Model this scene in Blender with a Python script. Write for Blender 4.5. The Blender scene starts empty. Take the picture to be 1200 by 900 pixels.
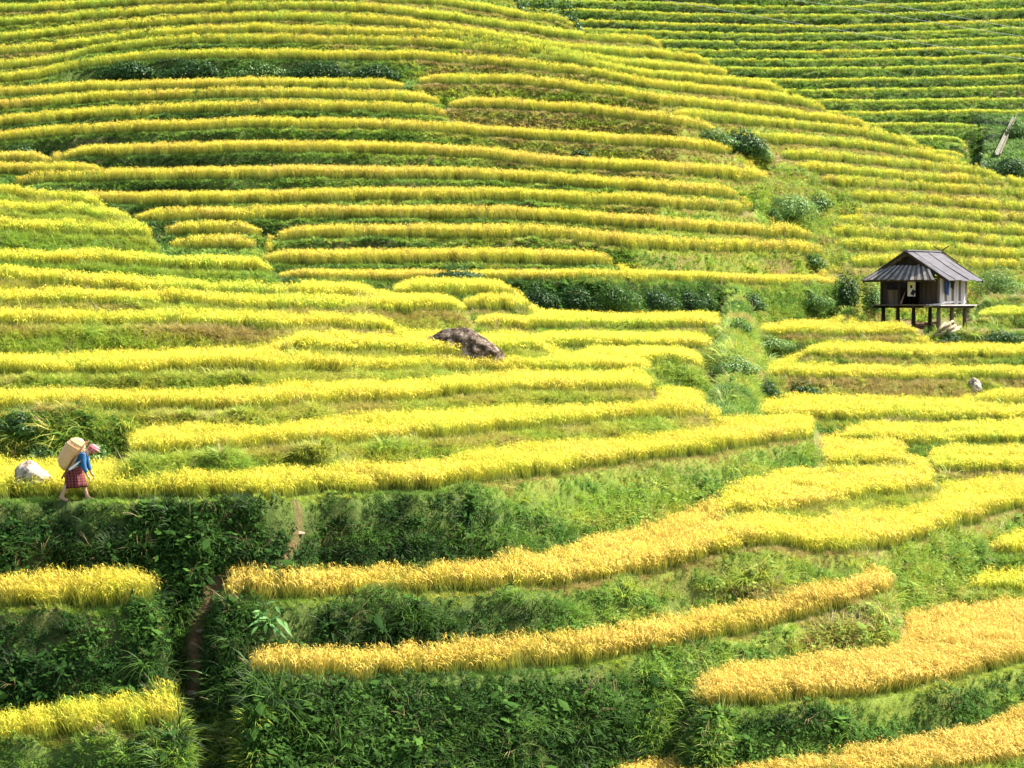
import bpy, math, random
import numpy as np
from mathutils import Vector, Matrix

random.seed(7)
rng = np.random.default_rng(7)
sc = bpy.context.scene
R_ = math.radians

# ------------------------------------------------------------------ camera
FPX, HORIZ = 2823.0, 352.0                    # focal length in photo pixels, row of the horizon
TH = math.atan((450 - HORIZ) / FPX)           # camera looks this much below the horizon
CT, ST = math.cos(TH), math.sin(TH)
cam_d = bpy.data.cameras.new("camera")
cam = bpy.data.objects.new("camera", cam_d)
sc.collection.objects.link(cam)
cam_d.sensor_width = 36.0
cam_d.lens = 36.0 * FPX / 1200.0
cam_d.clip_start, cam_d.clip_end = 0.5, 3000.0
cam.rotation_euler = (math.pi / 2 - TH, 0, 0)
sc.camera = cam

# ------------------------------------------------------------------ light
SUN_EL, SUN_AZ = R_(51), R_(78)               # azimuth clockwise from +Y
SUN = Vector((math.sin(SUN_AZ) * math.cos(SUN_EL), math.cos(SUN_AZ) * math.cos(SUN_EL), math.sin(SUN_EL)))
world = bpy.data.worlds.new("World")
sc.world = world
world.use_nodes = True
wn = world.node_tree.nodes
wn.clear()
sky = wn.new("ShaderNodeTexSky")
sky.sky_type = 'NISHITA'
sky.sun_disc = False
sky.sun_elevation, sky.sun_rotation = SUN_EL, SUN_AZ
sky.dust_density = 2.0
bg = wn.new("ShaderNodeBackground")
bg.inputs[1].default_value = 0.095
wo = wn.new("ShaderNodeOutputWorld")
world.node_tree.links.new(sky.outputs[0], bg.inputs[0])
world.node_tree.links.new(bg.outputs[0], wo.inputs[0])
sun_d = bpy.data.lights.new("sun", 'SUN')
sun_d.energy, sun_d.angle, sun_d.color = 4.6, R_(0.55), (1.0, 0.94, 0.82)
sun = bpy.data.objects.new("sun", sun_d)
sun.rotation_euler = SUN.to_track_quat('Z', 'Y').to_euler()
sc.collection.objects.link(sun)
sc.view_settings.view_transform = 'Standard'
sc.view_settings.look = 'None'
sc.view_settings.gamma = 1.0
sc.view_settings.exposure = 1.8
sc.cycles.max_bounces = 6
sc.cycles.diffuse_bounces = 3
sc.cycles.transmission_bounces = 4
sc.cycles.transparent_max_bounces = 4

# ------------------------------------------------------------------ helpers
COL = sc.collection


def ray(x, y):
    px, py = (x - 600) / FPX, (y - 450) / FPX
    v = np.array([px, CT - py * ST, -ST - py * CT])
    return v / v[1]


def at(x, y, d):
    """point seen at photo pixel (x, y) at distance d in front of the viewer"""
    return ray(x, y) * d


def tag(o, label=None, cat=None, group=None, kind=None):
    if label: o["label"] = label
    if cat: o["category"] = cat
    if group: o["group"] = group
    if kind: o["kind"] = kind
    return o


def empty(name, loc, rz=0.0):
    o = bpy.data.objects.new(name, None)
    o.empty_display_size = 0.2
    o.location, o.rotation_euler = loc, (0, 0, rz)
    COL.objects.link(o)
    return o


def mesh_obj(name, verts, faces, mat=None, parent=None, smooth=False, loc=None):
    me = bpy.data.meshes.new(name)
    me.from_pydata([tuple(v) for v in verts], [], [tuple(f) for f in faces])
    me.update()
    if smooth:
        me.polygons.foreach_set("use_smooth", [True] * len(me.polygons))
    o = bpy.data.objects.new(name, me)
    for m in (mat if isinstance(mat, (list, tuple)) else [mat]):
        if m: me.materials.append(m)
    COL.objects.link(o)
    if parent: o.parent = parent
    if loc is not None: o.location = loc
    return o


class MB:
    """collects boxes and tubes into one mesh"""
    def __init__(s):
        s.v, s.f = [], []

    def add(s, vs, fs):
        n = len(s.v)
        s.v += [tuple(v) for v in vs]
        s.f += [tuple(i + n for i in f) for f in fs]
        return s

    def box(s, c, size, rot=None):
        hx, hy, hz = [k / 2 for k in size]
        b = min(hx, hy, hz) * 0.18
        vs = []
        for sz in (-1, 1):                     # chamfered box: 16 corners round the long edges
            for (sx, sy) in ((-1, -1), (1, -1), (1, 1), (-1, 1)):
                ax = (sx * (hx - b), sy * hy, sz * hz) if (sx * sy > 0) else (sx * hx, sy * (hy - b), sz * hz)
                bx = (sx * hx, sy * (hy - b), sz * hz) if (sx * sy > 0) else (sx * (hx - b), sy * hy, sz * hz)
                vs += [ax, bx]
        M = rot if rot is not None else Matrix.Identity(3)
        vs = [M @ Vector(v) + Vector(c) for v in vs]
        # order each ring by angle about the box axis so that the loops close cleanly
        ring = [1, 0, 3, 2, 5, 4, 7, 6]
        import math as m_
        base = [(v, i) for i, v in enumerate(vs[:8])]
        inv = M.transposed()
        loc = [inv @ (v - Vector(c)) for v in vs[:8]]
        ring = sorted(range(8), key=lambda i: m_.atan2(loc[i].y / max(hy, 1e-6), loc[i].x / max(hx, 1e-6)))
        fs = [tuple(reversed(ring)), tuple(i + 8 for i in ring)]
        for k in range(8):
            a, b2 = ring[k], ring[(k + 1) % 8]
            fs.append((a, b2, b2 + 8, a + 8))
        return s.add(vs, fs)

    def tube(s, pts, rad, n=7, cap=True):
        pts = [Vector(p) for p in pts]
        rad = rad if isinstance(rad, (list, tuple)) else [rad] * len(pts)
        vs, fs = [], []
        for i, p in enumerate(pts):
            t = (pts[min(i + 1, len(pts) - 1)] - pts[max(i - 1, 0)]).normalized()
            a = t.cross(Vector((0.31, 0.2, 0.93))).normalized()
            if a.length < 0.1: a = t.cross(Vector((1, 0, 0))).normalized()
            b = t.cross(a)
            for k in range(n):
                w = 2 * math.pi * k / n
                vs.append(p + (a * math.cos(w) + b * math.sin(w)) * rad[i])
        for i in range(len(pts) - 1):
            for k in range(n):
                fs.append((i * n + k, i * n + (k + 1) % n, (i + 1) * n + (k + 1) % n, (i + 1) * n + k))
        if cap:
            fs.append(tuple(range(n - 1, -1, -1)))
            fs.append(tuple((len(pts) - 1) * n + k for k in range(n)))
        return s.add(vs, fs)

    def build(s, name, mat, parent=None, smooth=False, loc=None):
        return mesh_obj(name, s.v, s.f, mat, parent, smooth, loc)


def noise2(x, y, seed=0):
    """smooth value noise, vectorised"""
    x, y = np.asarray(x, float), np.asarray(y, float)
    xi, yi = np.floor(x).astype(int), np.floor(y).astype(int)
    fx, fy = x - xi, y - yi
    fx, fy = fx * fx * (3 - 2 * fx), fy * fy * (3 - 2 * fy)

    def h(a, b):
        n = (a * 374761393 + b * 668265263 + seed * 974711) & 0x7fffffff
        n = ((n ^ (n >> 13)) * 1274126177) & 0x7fffffff
        return ((n ^ (n >> 16)) & 0xffff) / 65535.0
    return ((h(xi, yi) * (1 - fx) + h(xi + 1, yi) * fx) * (1 - fy) +
            (h(xi, yi + 1) * (1 - fx) + h(xi + 1, yi + 1) * fx) * fy)


# ------------------------------------------------------------------ materials
def new_mat(name):
    m = bpy.data.materials.new(name)
    m.use_nodes = True
    nt = m.node_tree
    nt.nodes.clear()
    out = nt.nodes.new("ShaderNodeOutputMaterial")
    return m, nt, out


def N(nt, typ, **kw):
    n = nt.nodes.new(typ)
    for k, v in kw.items():
        setattr(n, k, v)
    return n


def ramp(nt, src, stops):
    r = nt.nodes.new("ShaderNodeValToRGB")
    els = r.color_ramp.elements
    while len(els) < len(stops): els.new(0.5)
    for e, (p, c) in zip(els, stops):
        e.position, e.color = p, (*c, 1)
    nt.links.new(src, r.inputs[0])
    return r.outputs[0]


def mixc(nt, fac, a, b, mode='MIX'):
    m = nt.nodes.new("ShaderNodeMix")
    m.data_type, m.blend_type = 'RGBA', mode
    for s, v in ((m.inputs[0], fac), (m.inputs[6], a), (m.inputs[7], b)):
        if hasattr(v, "is_output"): nt.links.new(v, s)
        elif isinstance(v, (int, float)): s.default_value = v
        else: s.default_value = (*v, 1)
    return m.outputs[2]


def attr(nt, name, typ='GEOMETRY'):
    a = nt.nodes.new("ShaderNodeAttribute")
    a.attribute_name, a.attribute_type = name, typ
    return a.outputs["Fac"]


def noise_tex(nt, scale, detail=4, rough=0.6, coord="Object", stretch=None):
    tc = nt.nodes.new("ShaderNodeTexCoord")
    n = nt.nodes.new("ShaderNodeTexNoise")
    n.inputs["Scale"].default_value = scale
    n.inputs["Detail"].default_value = detail
    n.inputs["Roughness"].default_value = rough
    if stretch:
        mp = nt.nodes.new("ShaderNodeMapping")
        mp.inputs["Scale"].default_value = stretch
        nt.links.new(tc.outputs[coord], mp.inputs[0])
        nt.links.new(mp.outputs[0], n.inputs[0])
    else:
        nt.links.new(tc.outputs[coord], n.inputs[0])
    return n.outputs[0]


def surf(name, stops, scale=6, rough=0.85, bump=0.0, bscale=20, stretch=None, detail=5, spec=0.25, coord="Object"):
    m, nt, out = new_mat(name)
    p = N(nt, "ShaderNodeBsdfPrincipled")
    nz = noise_tex(nt, scale, detail, 0.65, coord, stretch)
    nt.links.new(ramp(nt, nz, stops), p.inputs["Base Color"])
    p.inputs["Roughness"].default_value = rough
    p.inputs["Specular IOR Level"].default_value = spec
    if bump:
        b = N(nt, "ShaderNodeBump")
        b.inputs["Strength"].default_value = bump
        b.inputs["Distance"].default_value = 0.05
        nt.links.new(noise_tex(nt, bscale, 6, 0.7, coord, stretch), b.inputs["Height"])
        nt.links.new(b.outputs[0], p.inputs["Normal"])
    nt.links.new(p.outputs[0], out.inputs[0])
    return m


def leaf_mat(name, lo, hi, tr=0.4, rough=0.55, base=None, top=None, spec=0.25):
    """foliage: colour runs lo..hi with the plant's own 'ripe' value; base/top change it along the blade"""
    m, nt, out = new_mat(name)
    rp = attr(nt, "ripe", 'INSTANCER')
    c = ramp(nt, rp, lo_hi_stops(lo, hi))
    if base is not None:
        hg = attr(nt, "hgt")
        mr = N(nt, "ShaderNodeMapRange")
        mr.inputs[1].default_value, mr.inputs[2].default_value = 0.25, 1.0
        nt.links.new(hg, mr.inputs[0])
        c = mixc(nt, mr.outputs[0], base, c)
    rd = attr(nt, "rnd", 'INSTANCER')
    hsv = N(nt, "ShaderNodeHueSaturation")
    mv = N(nt, "ShaderNodeMapRange")
    mv.inputs[3].default_value, mv.inputs[4].default_value = 0.80, 1.17
    nt.links.new(rd, mv.inputs[0])
    nt.links.new(mv.outputs[0], hsv.inputs["Value"])
    nt.links.new(c, hsv.inputs["Color"])
    c = hsv.outputs[0]
    p = N(nt, "ShaderNodeBsdfPrincipled")
    p.inputs["Roughness"].default_value = rough
    p.inputs["Specular IOR Level"].default_value = spec
    nt.links.new(c, p.inputs["Base Color"])
    t = N(nt, "ShaderNodeBsdfTranslucent")
    nt.links.new(c, t.inputs[0])
    mx = N(nt, "ShaderNodeMixShader")
    mx.inputs[0].default_value = tr
    nt.links.new(p.outputs[0], mx.inputs[1])
    nt.links.new(t.outputs[0], mx.inputs[2])
    nt.links.new(mx.outputs[0], out.inputs[0])
    return m


def lo_hi_stops(lo, hi):
    if isinstance(lo[0], (tuple, list)): return lo
    return [(0.0, lo), (1.0, hi)]


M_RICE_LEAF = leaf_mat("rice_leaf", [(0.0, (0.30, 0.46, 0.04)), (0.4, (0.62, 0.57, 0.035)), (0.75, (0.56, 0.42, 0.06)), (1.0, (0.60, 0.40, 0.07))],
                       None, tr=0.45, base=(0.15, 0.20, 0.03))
M_RICE_EAR = leaf_mat("rice_ear", [(0.0, (0.50, 0.59, 0.06)), (0.4, (0.73, 0.63, 0.055)), (0.75, (0.75, 0.56, 0.09)), (1.0, (0.77, 0.54, 0.11))],
                      None, tr=0.35)
M_GRASS = leaf_mat("grass_blade", [(0.0, (0.018, 0.045, 0.009)), (0.35, (0.12, 0.24, 0.03)), (0.6, (0.27, 0.40, 0.045)), (0.82, (0.42, 0.44, 0.055)), (1.0, (0.38, 0.30, 0.09))],
                   None, tr=0.4)
M_DRY = leaf_mat("dry_stalk", [(0.0, (0.30, 0.22, 0.10)), (1.0, (0.46, 0.38, 0.20))], None, tr=0.3)
M_WEED = leaf_mat("weed_leaf", [(0.0, (0.022, 0.062, 0.010)), (0.45, (0.085, 0.18, 0.026)), (1.0, (0.26, 0.34, 0.06))], None, tr=0.35, rough=0.7, spec=0.06)  # darkest stop puts the near-left banks' shade into the leaf colour


def bush_mat(name, a, b, tr=0.3):
    m, nt, out = new_mat(name)
    c = ramp(nt, noise_tex(nt, 1.7, 3, 0.6), [(0.3, a), (0.7, b)])
    p = N(nt, "ShaderNodeBsdfPrincipled")
    p.inputs["Roughness"].default_value = 0.5
    p.inputs["Specular IOR Level"].default_value = 0.25
    nt.links.new(c, p.inputs["Base Color"])
    t = N(nt, "ShaderNodeBsdfTranslucent")
    nt.links.new(c, t.inputs[0])
    mx = N(nt, "ShaderNodeMixShader")
    mx.inputs[0].default_value = tr
    nt.links.new(p.outputs[0], mx.inputs[1])
    nt.links.new(t.outputs[0], mx.inputs[2])
    nt.links.new(mx.outputs[0], out.inputs[0])
    return m


M_BUSH_DARK = bush_mat("dark_bush_leaf", (0.020, 0.062, 0.014), (0.055, 0.125, 0.025))
M_BUSH_MID = bush_mat("bush_leaf", (0.05, 0.12, 0.02), (0.12, 0.22, 0.04))
M_BUSH_PALE = bush_mat("pale_bush_leaf", (0.10, 0.20, 0.045), (0.22, 0.33, 0.085))
M_BROAD = bush_mat("broad_leaf", (0.10, 0.26, 0.06), (0.20, 0.38, 0.11), 0.35)
M_BARK = surf("bark", [(0.3, (0.05, 0.035, 0.02)), (0.7, (0.13, 0.10, 0.07))], 12, 0.95, 0.5, 30)


def ground_material():
    m, nt, out = new_mat("hillside_ground")
    kind = attr(nt, "tread")
    dirt = attr(nt, "dirt")
    n1 = noise_tex(nt, 1.3, 6, 0.7)
    n2 = noise_tex(nt, 9.0, 5, 0.7)
    bank = ramp(nt, n1, [(0.28, (0.035, 0.065, 0.014)), (0.55, (0.08, 0.12, 0.025)), (0.8, (0.12, 0.11, 0.04))])
    tn = ramp(nt, attr(nt, "tint"), [(0.0, (0.03, 0.05, 0.012)), (0.4, (0.09, 0.14, 0.025)), (0.62, (0.16, 0.235, 0.03)), (0.82, (0.235, 0.245, 0.035)), (1.0, (0.25, 0.19, 0.07))])
    bank = mixc(nt, 0.75, bank, tn)
    bank = mixc(nt, 0.3, bank, ramp(nt, n2, [(0.3, (0.03, 0.045, 0.012)), (0.7, (0.13, 0.13, 0.04))]))
    soil = ramp(nt, n2, [(0.3, (0.10, 0.075, 0.03)), (0.7, (0.19, 0.16, 0.06))])
    path = ramp(nt, n2, [(0.25, (0.085, 0.045, 0.022)), (0.75, (0.21, 0.125, 0.065))])
    c = mixc(nt, kind, bank, soil)
    c = mixc(nt, dirt, c, path)
    p = N(nt, "ShaderNodeBsdfPrincipled")
    p.inputs["Roughness"].default_value = 0.95
    p.inputs["Specular IOR Level"].default_value = 0.1
    nt.links.new(c, p.inputs["Base Color"])
    b = N(nt, "ShaderNodeBump")
    b.inputs["Strength"].default_value = 0.8
    b.inputs["Distance"].default_value = 0.12
    nt.links.new(noise_tex(nt, 5.0, 6, 0.75), b.inputs["Height"])
    nt.links.new(b.outputs[0], p.inputs["Normal"])
    nt.links.new(p.outputs[0], out.inputs[0])
    return m


# ------------------------------------------------------------------ the terraces: front edge of every field
def crest(y):
    return np.interp(y, [0, 10, 65, 110, 155, 220, 280, 331], [460, 470, 640, 760, 800, 790, 750, 720])


def env(x, y):
    """distance of the middle hill's face"""
    d = 111 + (280 - y) * 0.143
    d += 0.068 * np.maximum(0, x - crest(y))
    d += 0.016 * np.maximum(0, 280 - x)
    d -= 1.6 * np.exp(-((x - 430) / 210.0) ** 2) * np.exp(-((y - 200) / 120.0) ** 2)
    return d


LINES = []


def line(key, layer, pts, dep, ripe=0.5, rice=True, rh=0.55, rf=0.45, verge=0.18, bank=0.4, leafy=0.0):
    """pts: front edge in the photo; dep: ('z', level) | ('d', [(x, distance)..]) | 'env';
    rf: run of the bank below the edge per metre of rise, or [(x, rf)..]; bank: tint of the bank's plants; leafy: share of weeds"""
    pts = [tuple(map(float, p)) for p in pts]
    xs = np.array([p[0] for p in pts]); ys = np.array([p[1] for p in pts])
    x0, x1 = xs[0], xs[-1]
    if x0 <= 5:
        s = (ys[1] - ys[0]) / (xs[1] - xs[0]) * 0.35
        xs = np.r_[-260, xs]; ys = np.r_[ys[0] - s * (x0 + 260), ys]
    if x1 >= 1195:
        s = (ys[-1] - ys[-2]) / (xs[-1] - xs[-2]) * 0.35
        xs = np.r_[xs, 1460]; ys = np.r_[ys, ys[-1] + s * (1460 - x1)]
    if key in ('L1', 'L2', 'F1', 'F2', 'F3'): ys = ys + 5
    X = np.arange(xs[0], xs[-1] + 0.1, 3.0)
    Y = np.interp(X, xs, ys)
    k = np.exp(-0.5 * (np.arange(-9, 10) / 4.0) ** 2); k /= k.sum()
    if len(X) > 25:
        Y = np.convolve(np.pad(Y, 9, mode='reflect', reflect_type='odd'), k, 'valid')
    sd = sum(map(ord, key))
    Y = Y + (noise2(X / 38.0, X * 0 + sd, 3) - 0.5) * (3.0 if layer == 0 else 1.6)
    py = (Y - 450) / FPX
    uY = CT - py * ST
    U = (X - 600) / FPX / uY
    V = (-ST - py * CT) / uY
    if dep == 'env': D = env(X, Y)
    elif dep[0] == 'z': D = dep[1] / V
    else:
        D = np.interp(X, [a for a, _ in dep[1]], [b for _, b in dep[1]])
    LINES.append(dict(key=key, layer=layer, X=X, U=U, D=D, Z=V * D, Y=Y, x0=x0, x1=x1, ripe=ripe, rice=rice, rh=rh, rf=rf,
                      verge=verge, bank=bank, leafy=leafy))


# --- near slope; bank tints put in shade at the left, sun at the right
line('G0', 0, [(0, 1010), (400, 1010), (800, 1010), (1200, 1000)], ('d', [(0, 45), (800, 47), (1200, 48.5)]), rice=False)
line('L1', 0, [(0, 878), (75, 869), (150, 863), (190, 859), (224, 854)], ('d', [(0, 48.2), (220, 48.3)]), ripe=0.5, rf=0.5, leafy=0.6, verge=0.15, bank=0.16, rh=0.72)
line('L2', 0, [(0, 712), (60, 711), (110, 714), (150, 709), (172, 705), (192, 707)], ('d', [(0, 51.2), (200, 51.1)]), ripe=0.6, rf=0.62, leafy=0.75, bank=0.04, verge=0.15, rh=0.70)
line('L3', 0, [(0, 591), (60, 589), (100, 591), (150, 589), (250, 591), (330, 589), (370, 584), (450, 580), (500, 577), (560, 571), (640, 561),
               (700, 551), (780, 541), (850, 531), (960, 512)], ('z', -4.55), ripe=[(0, 0.42), (500, 0.45), (960, 0.5)],
     rf=[(0, 0.45), (350, 0.5), (560, 0.75), (960, 0.85)], leafy=[(0, 0.6), (560, 0.6), (700, 0.42), (960, 0.4)], bank=[(0, 0.04), (500, 0.16), (600, 0.45), (700, 0.6), (960, 0.68)], verge=[(0, 0.55), (330, 0.45), (420, 0.2), (960, 0.25)])
line('F1', 0, [(252, 702), (300, 703), (400, 702), (480, 697), (580, 692), (680, 682), (760, 673), (800, 660), (850, 647), (900, 640), (950, 645),
               (1000, 646), (1050, 640), (1090, 628), (1130, 612), (1200, 592)], ('d', [(252, 51.3), (340, 51.9), (420, 53.0), (600, 55.2), (800, 59.6), (1000, 62.8), (1130, 70.5), (1200, 76)]), ripe=[(250, 0.85), (840, 0.82), (930, 0.5), (1200, 0.5)], rh=[(250, 0.64), (820, 0.6), (900, 0.52), (1200, 0.56)],
     rf=[(300, 0.5), (700, 0.8), (1200, 0.7)], leafy=[(300, 0.7), (700, 0.5), (850, 0.3)], bank=[(250, 0.02), (600, 0.14), (740, 0.5), (850, 0.62), (1200, 0.66)], verge=0.16)
line('F2', 0, [(286, 793), (330, 797), (420, 798), (500, 791), (600, 786), (690, 778), (760, 766), (830, 752), (900, 738), (960, 721), (1010, 706), (1052, 692)],
     ('d', [(286, 49.3), (400, 50.2), (600, 52.5), (900, 58.0), (1052, 61.0)]), ripe=0.92, rh=0.64, rf=[(300, 0.5), (700, 0.65), (820, 1.2), (1050, 1.0)], leafy=[(300, 0.75), (700, 0.6), (820, 0.35)],
     bank=[(250, 0.02), (690, 0.06), (790, 0.55), (1050, 0.68)], verge=0.16)
line('F3', 0, [(812, 833), (850, 831), (900, 829), (960, 823), (1030, 815), (1100, 803), (1150, 790), (1200, 778)], ('z', -9.1), ripe=1.0, rh=0.6, rf=0.5,
     leafy=0.6, bank=[(800, 0.15), (1000, 0.4), (1200, 0.5)], verge=0.25)
line('F4', 0, [(700, 960), (800, 944), (1000, 921), (1200, 901)], ('d', [(700, 50.0), (1000, 51.6), (1200, 53.6)]), ripe=1.0)
line('R1', 0, [(1132, 700), (1200, 703)], ('d', [(1132, 68), (1200, 68)]), ripe=0.35, bank=0.6)
line('R2', 0, [(1148, 655), (1200, 657)], ('d', [(1148, 71), (1200, 71)]), ripe=0.35, bank=0.6)
line('S1', 0, [(838, 610), (900, 606), (950, 600), (1000, 592), (1060, 582), (1100, 574)], ('z', -5.93), rh=0.5, ripe=0.55, bank=0.62)
line('S2', 0, [(958, 550), (1000, 553), (1040, 550), (1068, 544)], ('d', [(955, 77.5), (1068, 79)]), ripe=0.6, bank=0.7)
line('H6', 0, [(1085, 557), (1130, 556), (1200, 558)], ('d', [(1085, 80.5), (1200, 82)]), ripe=0.4, bank=0.6)
line('H5', 0, [(985, 521), (1040, 525), (1100, 524), (1200, 522)], ('d', [(985, 85.5), (1200, 88)]), ripe=0.4, bank=0.5)
line('H4', 0, [(880, 493), (960, 495), (1050, 496), (1200, 495)], ('d', [(880, 88), (1200, 95)]), ripe=0.4, bank=0.5)
line('H3b', 0, [(1136, 478), (1200, 478)], ('d', [(1136, 99), (1200, 99)]), ripe=0.4, bank=0.6)
line('H3', 0, [(892, 447), (950, 447), (1050, 448), (1200, 448)], ('d', [(892, 97), (1200, 104)]), ripe=0.4, bank=0.8, rf=0.6)
line('H2', 0, [(937, 421), (1000, 422), (1100, 422), (1200, 421)], ('d', [(937, 103), (1200, 108)]), ripe=0.35, bank=0.6)
line('H1', 0, [(882, 396), (1000, 397), (1082, 395)], ('d', [(882, 107), (1082, 112)]), ripe=0.4, bank=0.7)
line('HB', 0, [(1086, 391), (1110, 390), (1160, 391), (1200, 392)], ('d', [(1086, 113), (1200, 114)]), rice=False, bank=0.5)
line('H0', 0, [(1143, 373), (1200, 375)], ('d', [(1143, 121), (1200, 121)]), ripe=0.3, bank=0.6)
line('HC', 0, [(1150, 346), (1200, 349)], ('d', [(1150, 127), (1200, 127)]), rice=False, bank=0.7, rf=1.2)
# --- the slope on the left
line('A2', 0, [(147, 541), (220, 538), (300, 533), (400, 530), (500, 523), (600, 512), (700, 503), (780, 497), (832, 490)], ('z', -3.69), ripe=0.42, bank=0.72, verge=0.4)
line('A3', 0, [(0, 487), (100, 489), (200, 490), (300, 486), (450, 478), (600, 466), (700, 464), (768, 462)], ('d', [(0, 60), (300, 60.5), (600, 70.5), (768, 74)]), ripe=0.42, bank=0.74, verge=0.4)
line('A4', 0, [(0, 446), (100, 446), (200, 445), (300, 441), (450, 440), (600, 443), (700, 441), (766, 438)], ('d', [(0, 63.5), (300, 64.5), (600, 75), (766, 80)]), ripe=0.4, bank=0.74, verge=0.35)
line('A4b', 0, [(325, 414), (400, 418), (500, 420), (600, 417), (645, 412)], ('d', [(325, 68), (500, 73), (645, 79)]), ripe=0.33, bank=0.74)
line('A5', 0, [(0, 388), (150, 388), (230, 388), (300, 392), (400, 391), (466, 390)], ('d', [(0, 67.5), (300, 71), (466, 76)]), ripe=0.36, bank=0.8, verge=0.3, rf=0.55)
line('A6', 0, [(0, 361), (100, 362), (200, 363), (300, 367), (420, 368), (550, 368)], ('d', [(0, 70.5), (300, 74), (550, 82)]), ripe=0.34, bank=0.76)
line('A7', 0, [(0, 334), (50, 337), (100, 342), (200, 347), (300, 352), (447, 352)], ('d', [(0, 73), (300, 77), (447, 82)]), ripe=0.34, bank=0.74)
line('A8', 0, [(0, 312), (80, 314), (200, 318), (325, 322)], ('d', [(0, 76), (325, 80)]), ripe=0.34, bank=0.5)
line('A9', 0, [(0, 275), (100, 278), (192, 281)], ('d', [(0, 79), (192, 81.5)]), ripe=0.3, bank=0.6, rf=0.6)
line('A9b', 0, [(0, 252), (90, 257), (165, 263)], ('d', [(0, 81), (165, 83)]), ripe=0.3, bank=0.7)
line('A10', 0, [(0, 234), (60, 238), (135, 250)], ('d', [(0, 83), (135, 85)]), ripe=0.3, bank=0.7)
# --- the middle hill; bank tints paint its left in shade, its right in sun
B = dict(layer=1, dep='env')
line('M1', 1, [(665, 431), (760, 429), (826, 431)], ('d', [(665, 83), (826, 88)]), ripe=0.35, bank=0.5)
line('M2', 1, [(615, 410), (730, 411), (840, 410)], ('d', [(615, 86), (840, 95)]), ripe=0.35, bank=0.45)
line('M3', 1, [(552, 386), (640, 388), (740, 388), (852, 386)], ('d', [(552, 89), (852, 101)]), ripe=0.38, bank=0.4)
line('M4', 1, [(538, 366), (580, 367), (622, 367)], ('d', [(538, 93), (622, 95)]), ripe=0.4, bank=0.4)
line('M5', 1, [(458, 350), (530, 351), (604, 350)], ('d', [(458, 95), (604, 98)]), ripe=0.42, bank=0.3)
line('M6', 1, [(322, 330), (400, 331), (500, 331), (590, 331), (700, 331), (800, 333), (900, 335), (985, 337)], 'env', ripe=0.55, bank=[(322, 0.2), (830, 0.2), (860, 0.62), (985, 0.6)], leafy=[(322, 0.3), (830, 0.3), (860, 0.08)], rf=0.6)
line('M7', 1, [(303, 312), (400, 312), (500, 311), (600, 311), (726, 315)], 'env', ripe=0.54, bank=0.3)
line('M8b', 1, [(195, 294), (250, 294), (312, 294)], 'env', ripe=0.6, bank=0.3)
line('M8', 1, [(316, 284), (400, 282), (600, 281), (675, 284), (720, 292), (800, 296), (900, 299), (972, 301)], 'env', ripe=0.56, bank=[(300, 0.2), (700, 0.6), (900, 0.8)])
line('M9b', 1, [(186, 278), (250, 278), (312, 278)], 'env', ripe=0.56, bank=0.3)
line('M9', 1, [(155, 262), (250, 261), (400, 258), (560, 258), (655, 262), (750, 270), (850, 277), (960, 281)], 'env', ripe=0.58, bank=[(200, 0.1), (600, 0.3), (900, 0.7)])
line('M10', 1, [(80, 240), (160, 242), (300, 240), (450, 237), (600, 238), (720, 243), (800, 247), (888, 253)], 'env', ripe=0.6, bank=[(100, 0.1), (600, 0.3), (880, 0.7)])
line('M11', 1, [(12, 218), (60, 216), (150, 214), (300, 211), (450, 211), (600, 215), (700, 223), (800, 230), (872, 234)], 'env', ripe=0.6, bank=[(100, 0.12), (500, 0.3), (800, 0.6)])
line('I1', 1, [(0, 206), (60, 206), (128, 205)], 'env', ripe=0.56, bank=0.4)
line('I2', 1, [(0, 193), (66, 192)], 'env', ripe=0.56, bank=0.3)
line('I3', 1, [(70, 187), (150, 184), (300, 180), (450, 182), (580, 188), (620, 196), (700, 201), (800, 207), (905, 213)], 'env', ripe=0.58, bank=[(100, 0.14), (500, 0.4), (700, 0.7)])
line('I4', 1, [(0, 168), (60, 162), (150, 157), (300, 152), (450, 154), (545, 159), (600, 164), (700, 170), (800, 177), (862, 182)], 'env', ripe=0.55, bank=[(100, 0.15), (500, 0.4), (650, 0.9)])
line('I5', 1, [(0, 150), (60, 143), (150, 138), (300, 131), (450, 133), (532, 139)], 'env', ripe=0.54, bank=[(100, 0.1), (500, 0.4)])
line('I6', 1, [(520, 127), (600, 129), (700, 137), (800, 150), (846, 157)], 'env', ripe=0.56, bank=0.85)
line('I7', 1, [(0, 131), (100, 122), (200, 118), (300, 116), (420, 118), (522, 124)], 'env', ripe=0.6, bank=0.3)
line('I8', 1, [(0, 116), (60, 112), (100, 108), (200, 107), (300, 104), (450, 106), (478, 105)], 'env', ripe=0.54, bank=0.45)
line('I9', 1, [(484, 99), (540, 100), (600, 101), (680, 109), (740, 118), (790, 126), (900, 138), (1028, 153)], 'env', ripe=0.46, bank=0.75)
line('I10', 1, [(0, 99), (60, 92), (110, 79), (200, 70), (300, 71), (480, 72), (600, 80), (680, 90), (760, 106), (850, 114), (900, 121), (976, 131)], 'env', ripe=0.42,
     bank=[(0, 0.4), (150, 0.05), (450, 0.1), (520, 0.7), (900, 0.8)], leafy=0.4, rf=0.6)
line('I11', 1, [(0, 84), (60, 78), (110, 65), (200, 54), (300, 52), (480, 55), (600, 65), (680, 78), (740, 92), (850, 102), (928, 110)], 'env', ripe=0.36, bank=[(0, 0.5), (300, 0.3), (500, 0.7), (900, 0.8)])
line('I12', 1, [(0, 66), (60, 62), (130, 52), (170, 46), (300, 40), (400, 43), (480, 45), (560, 51), (640, 66), (720, 80), (800, 87), (867, 93)], 'env', ripe=0.36, bank=0.7)
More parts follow.
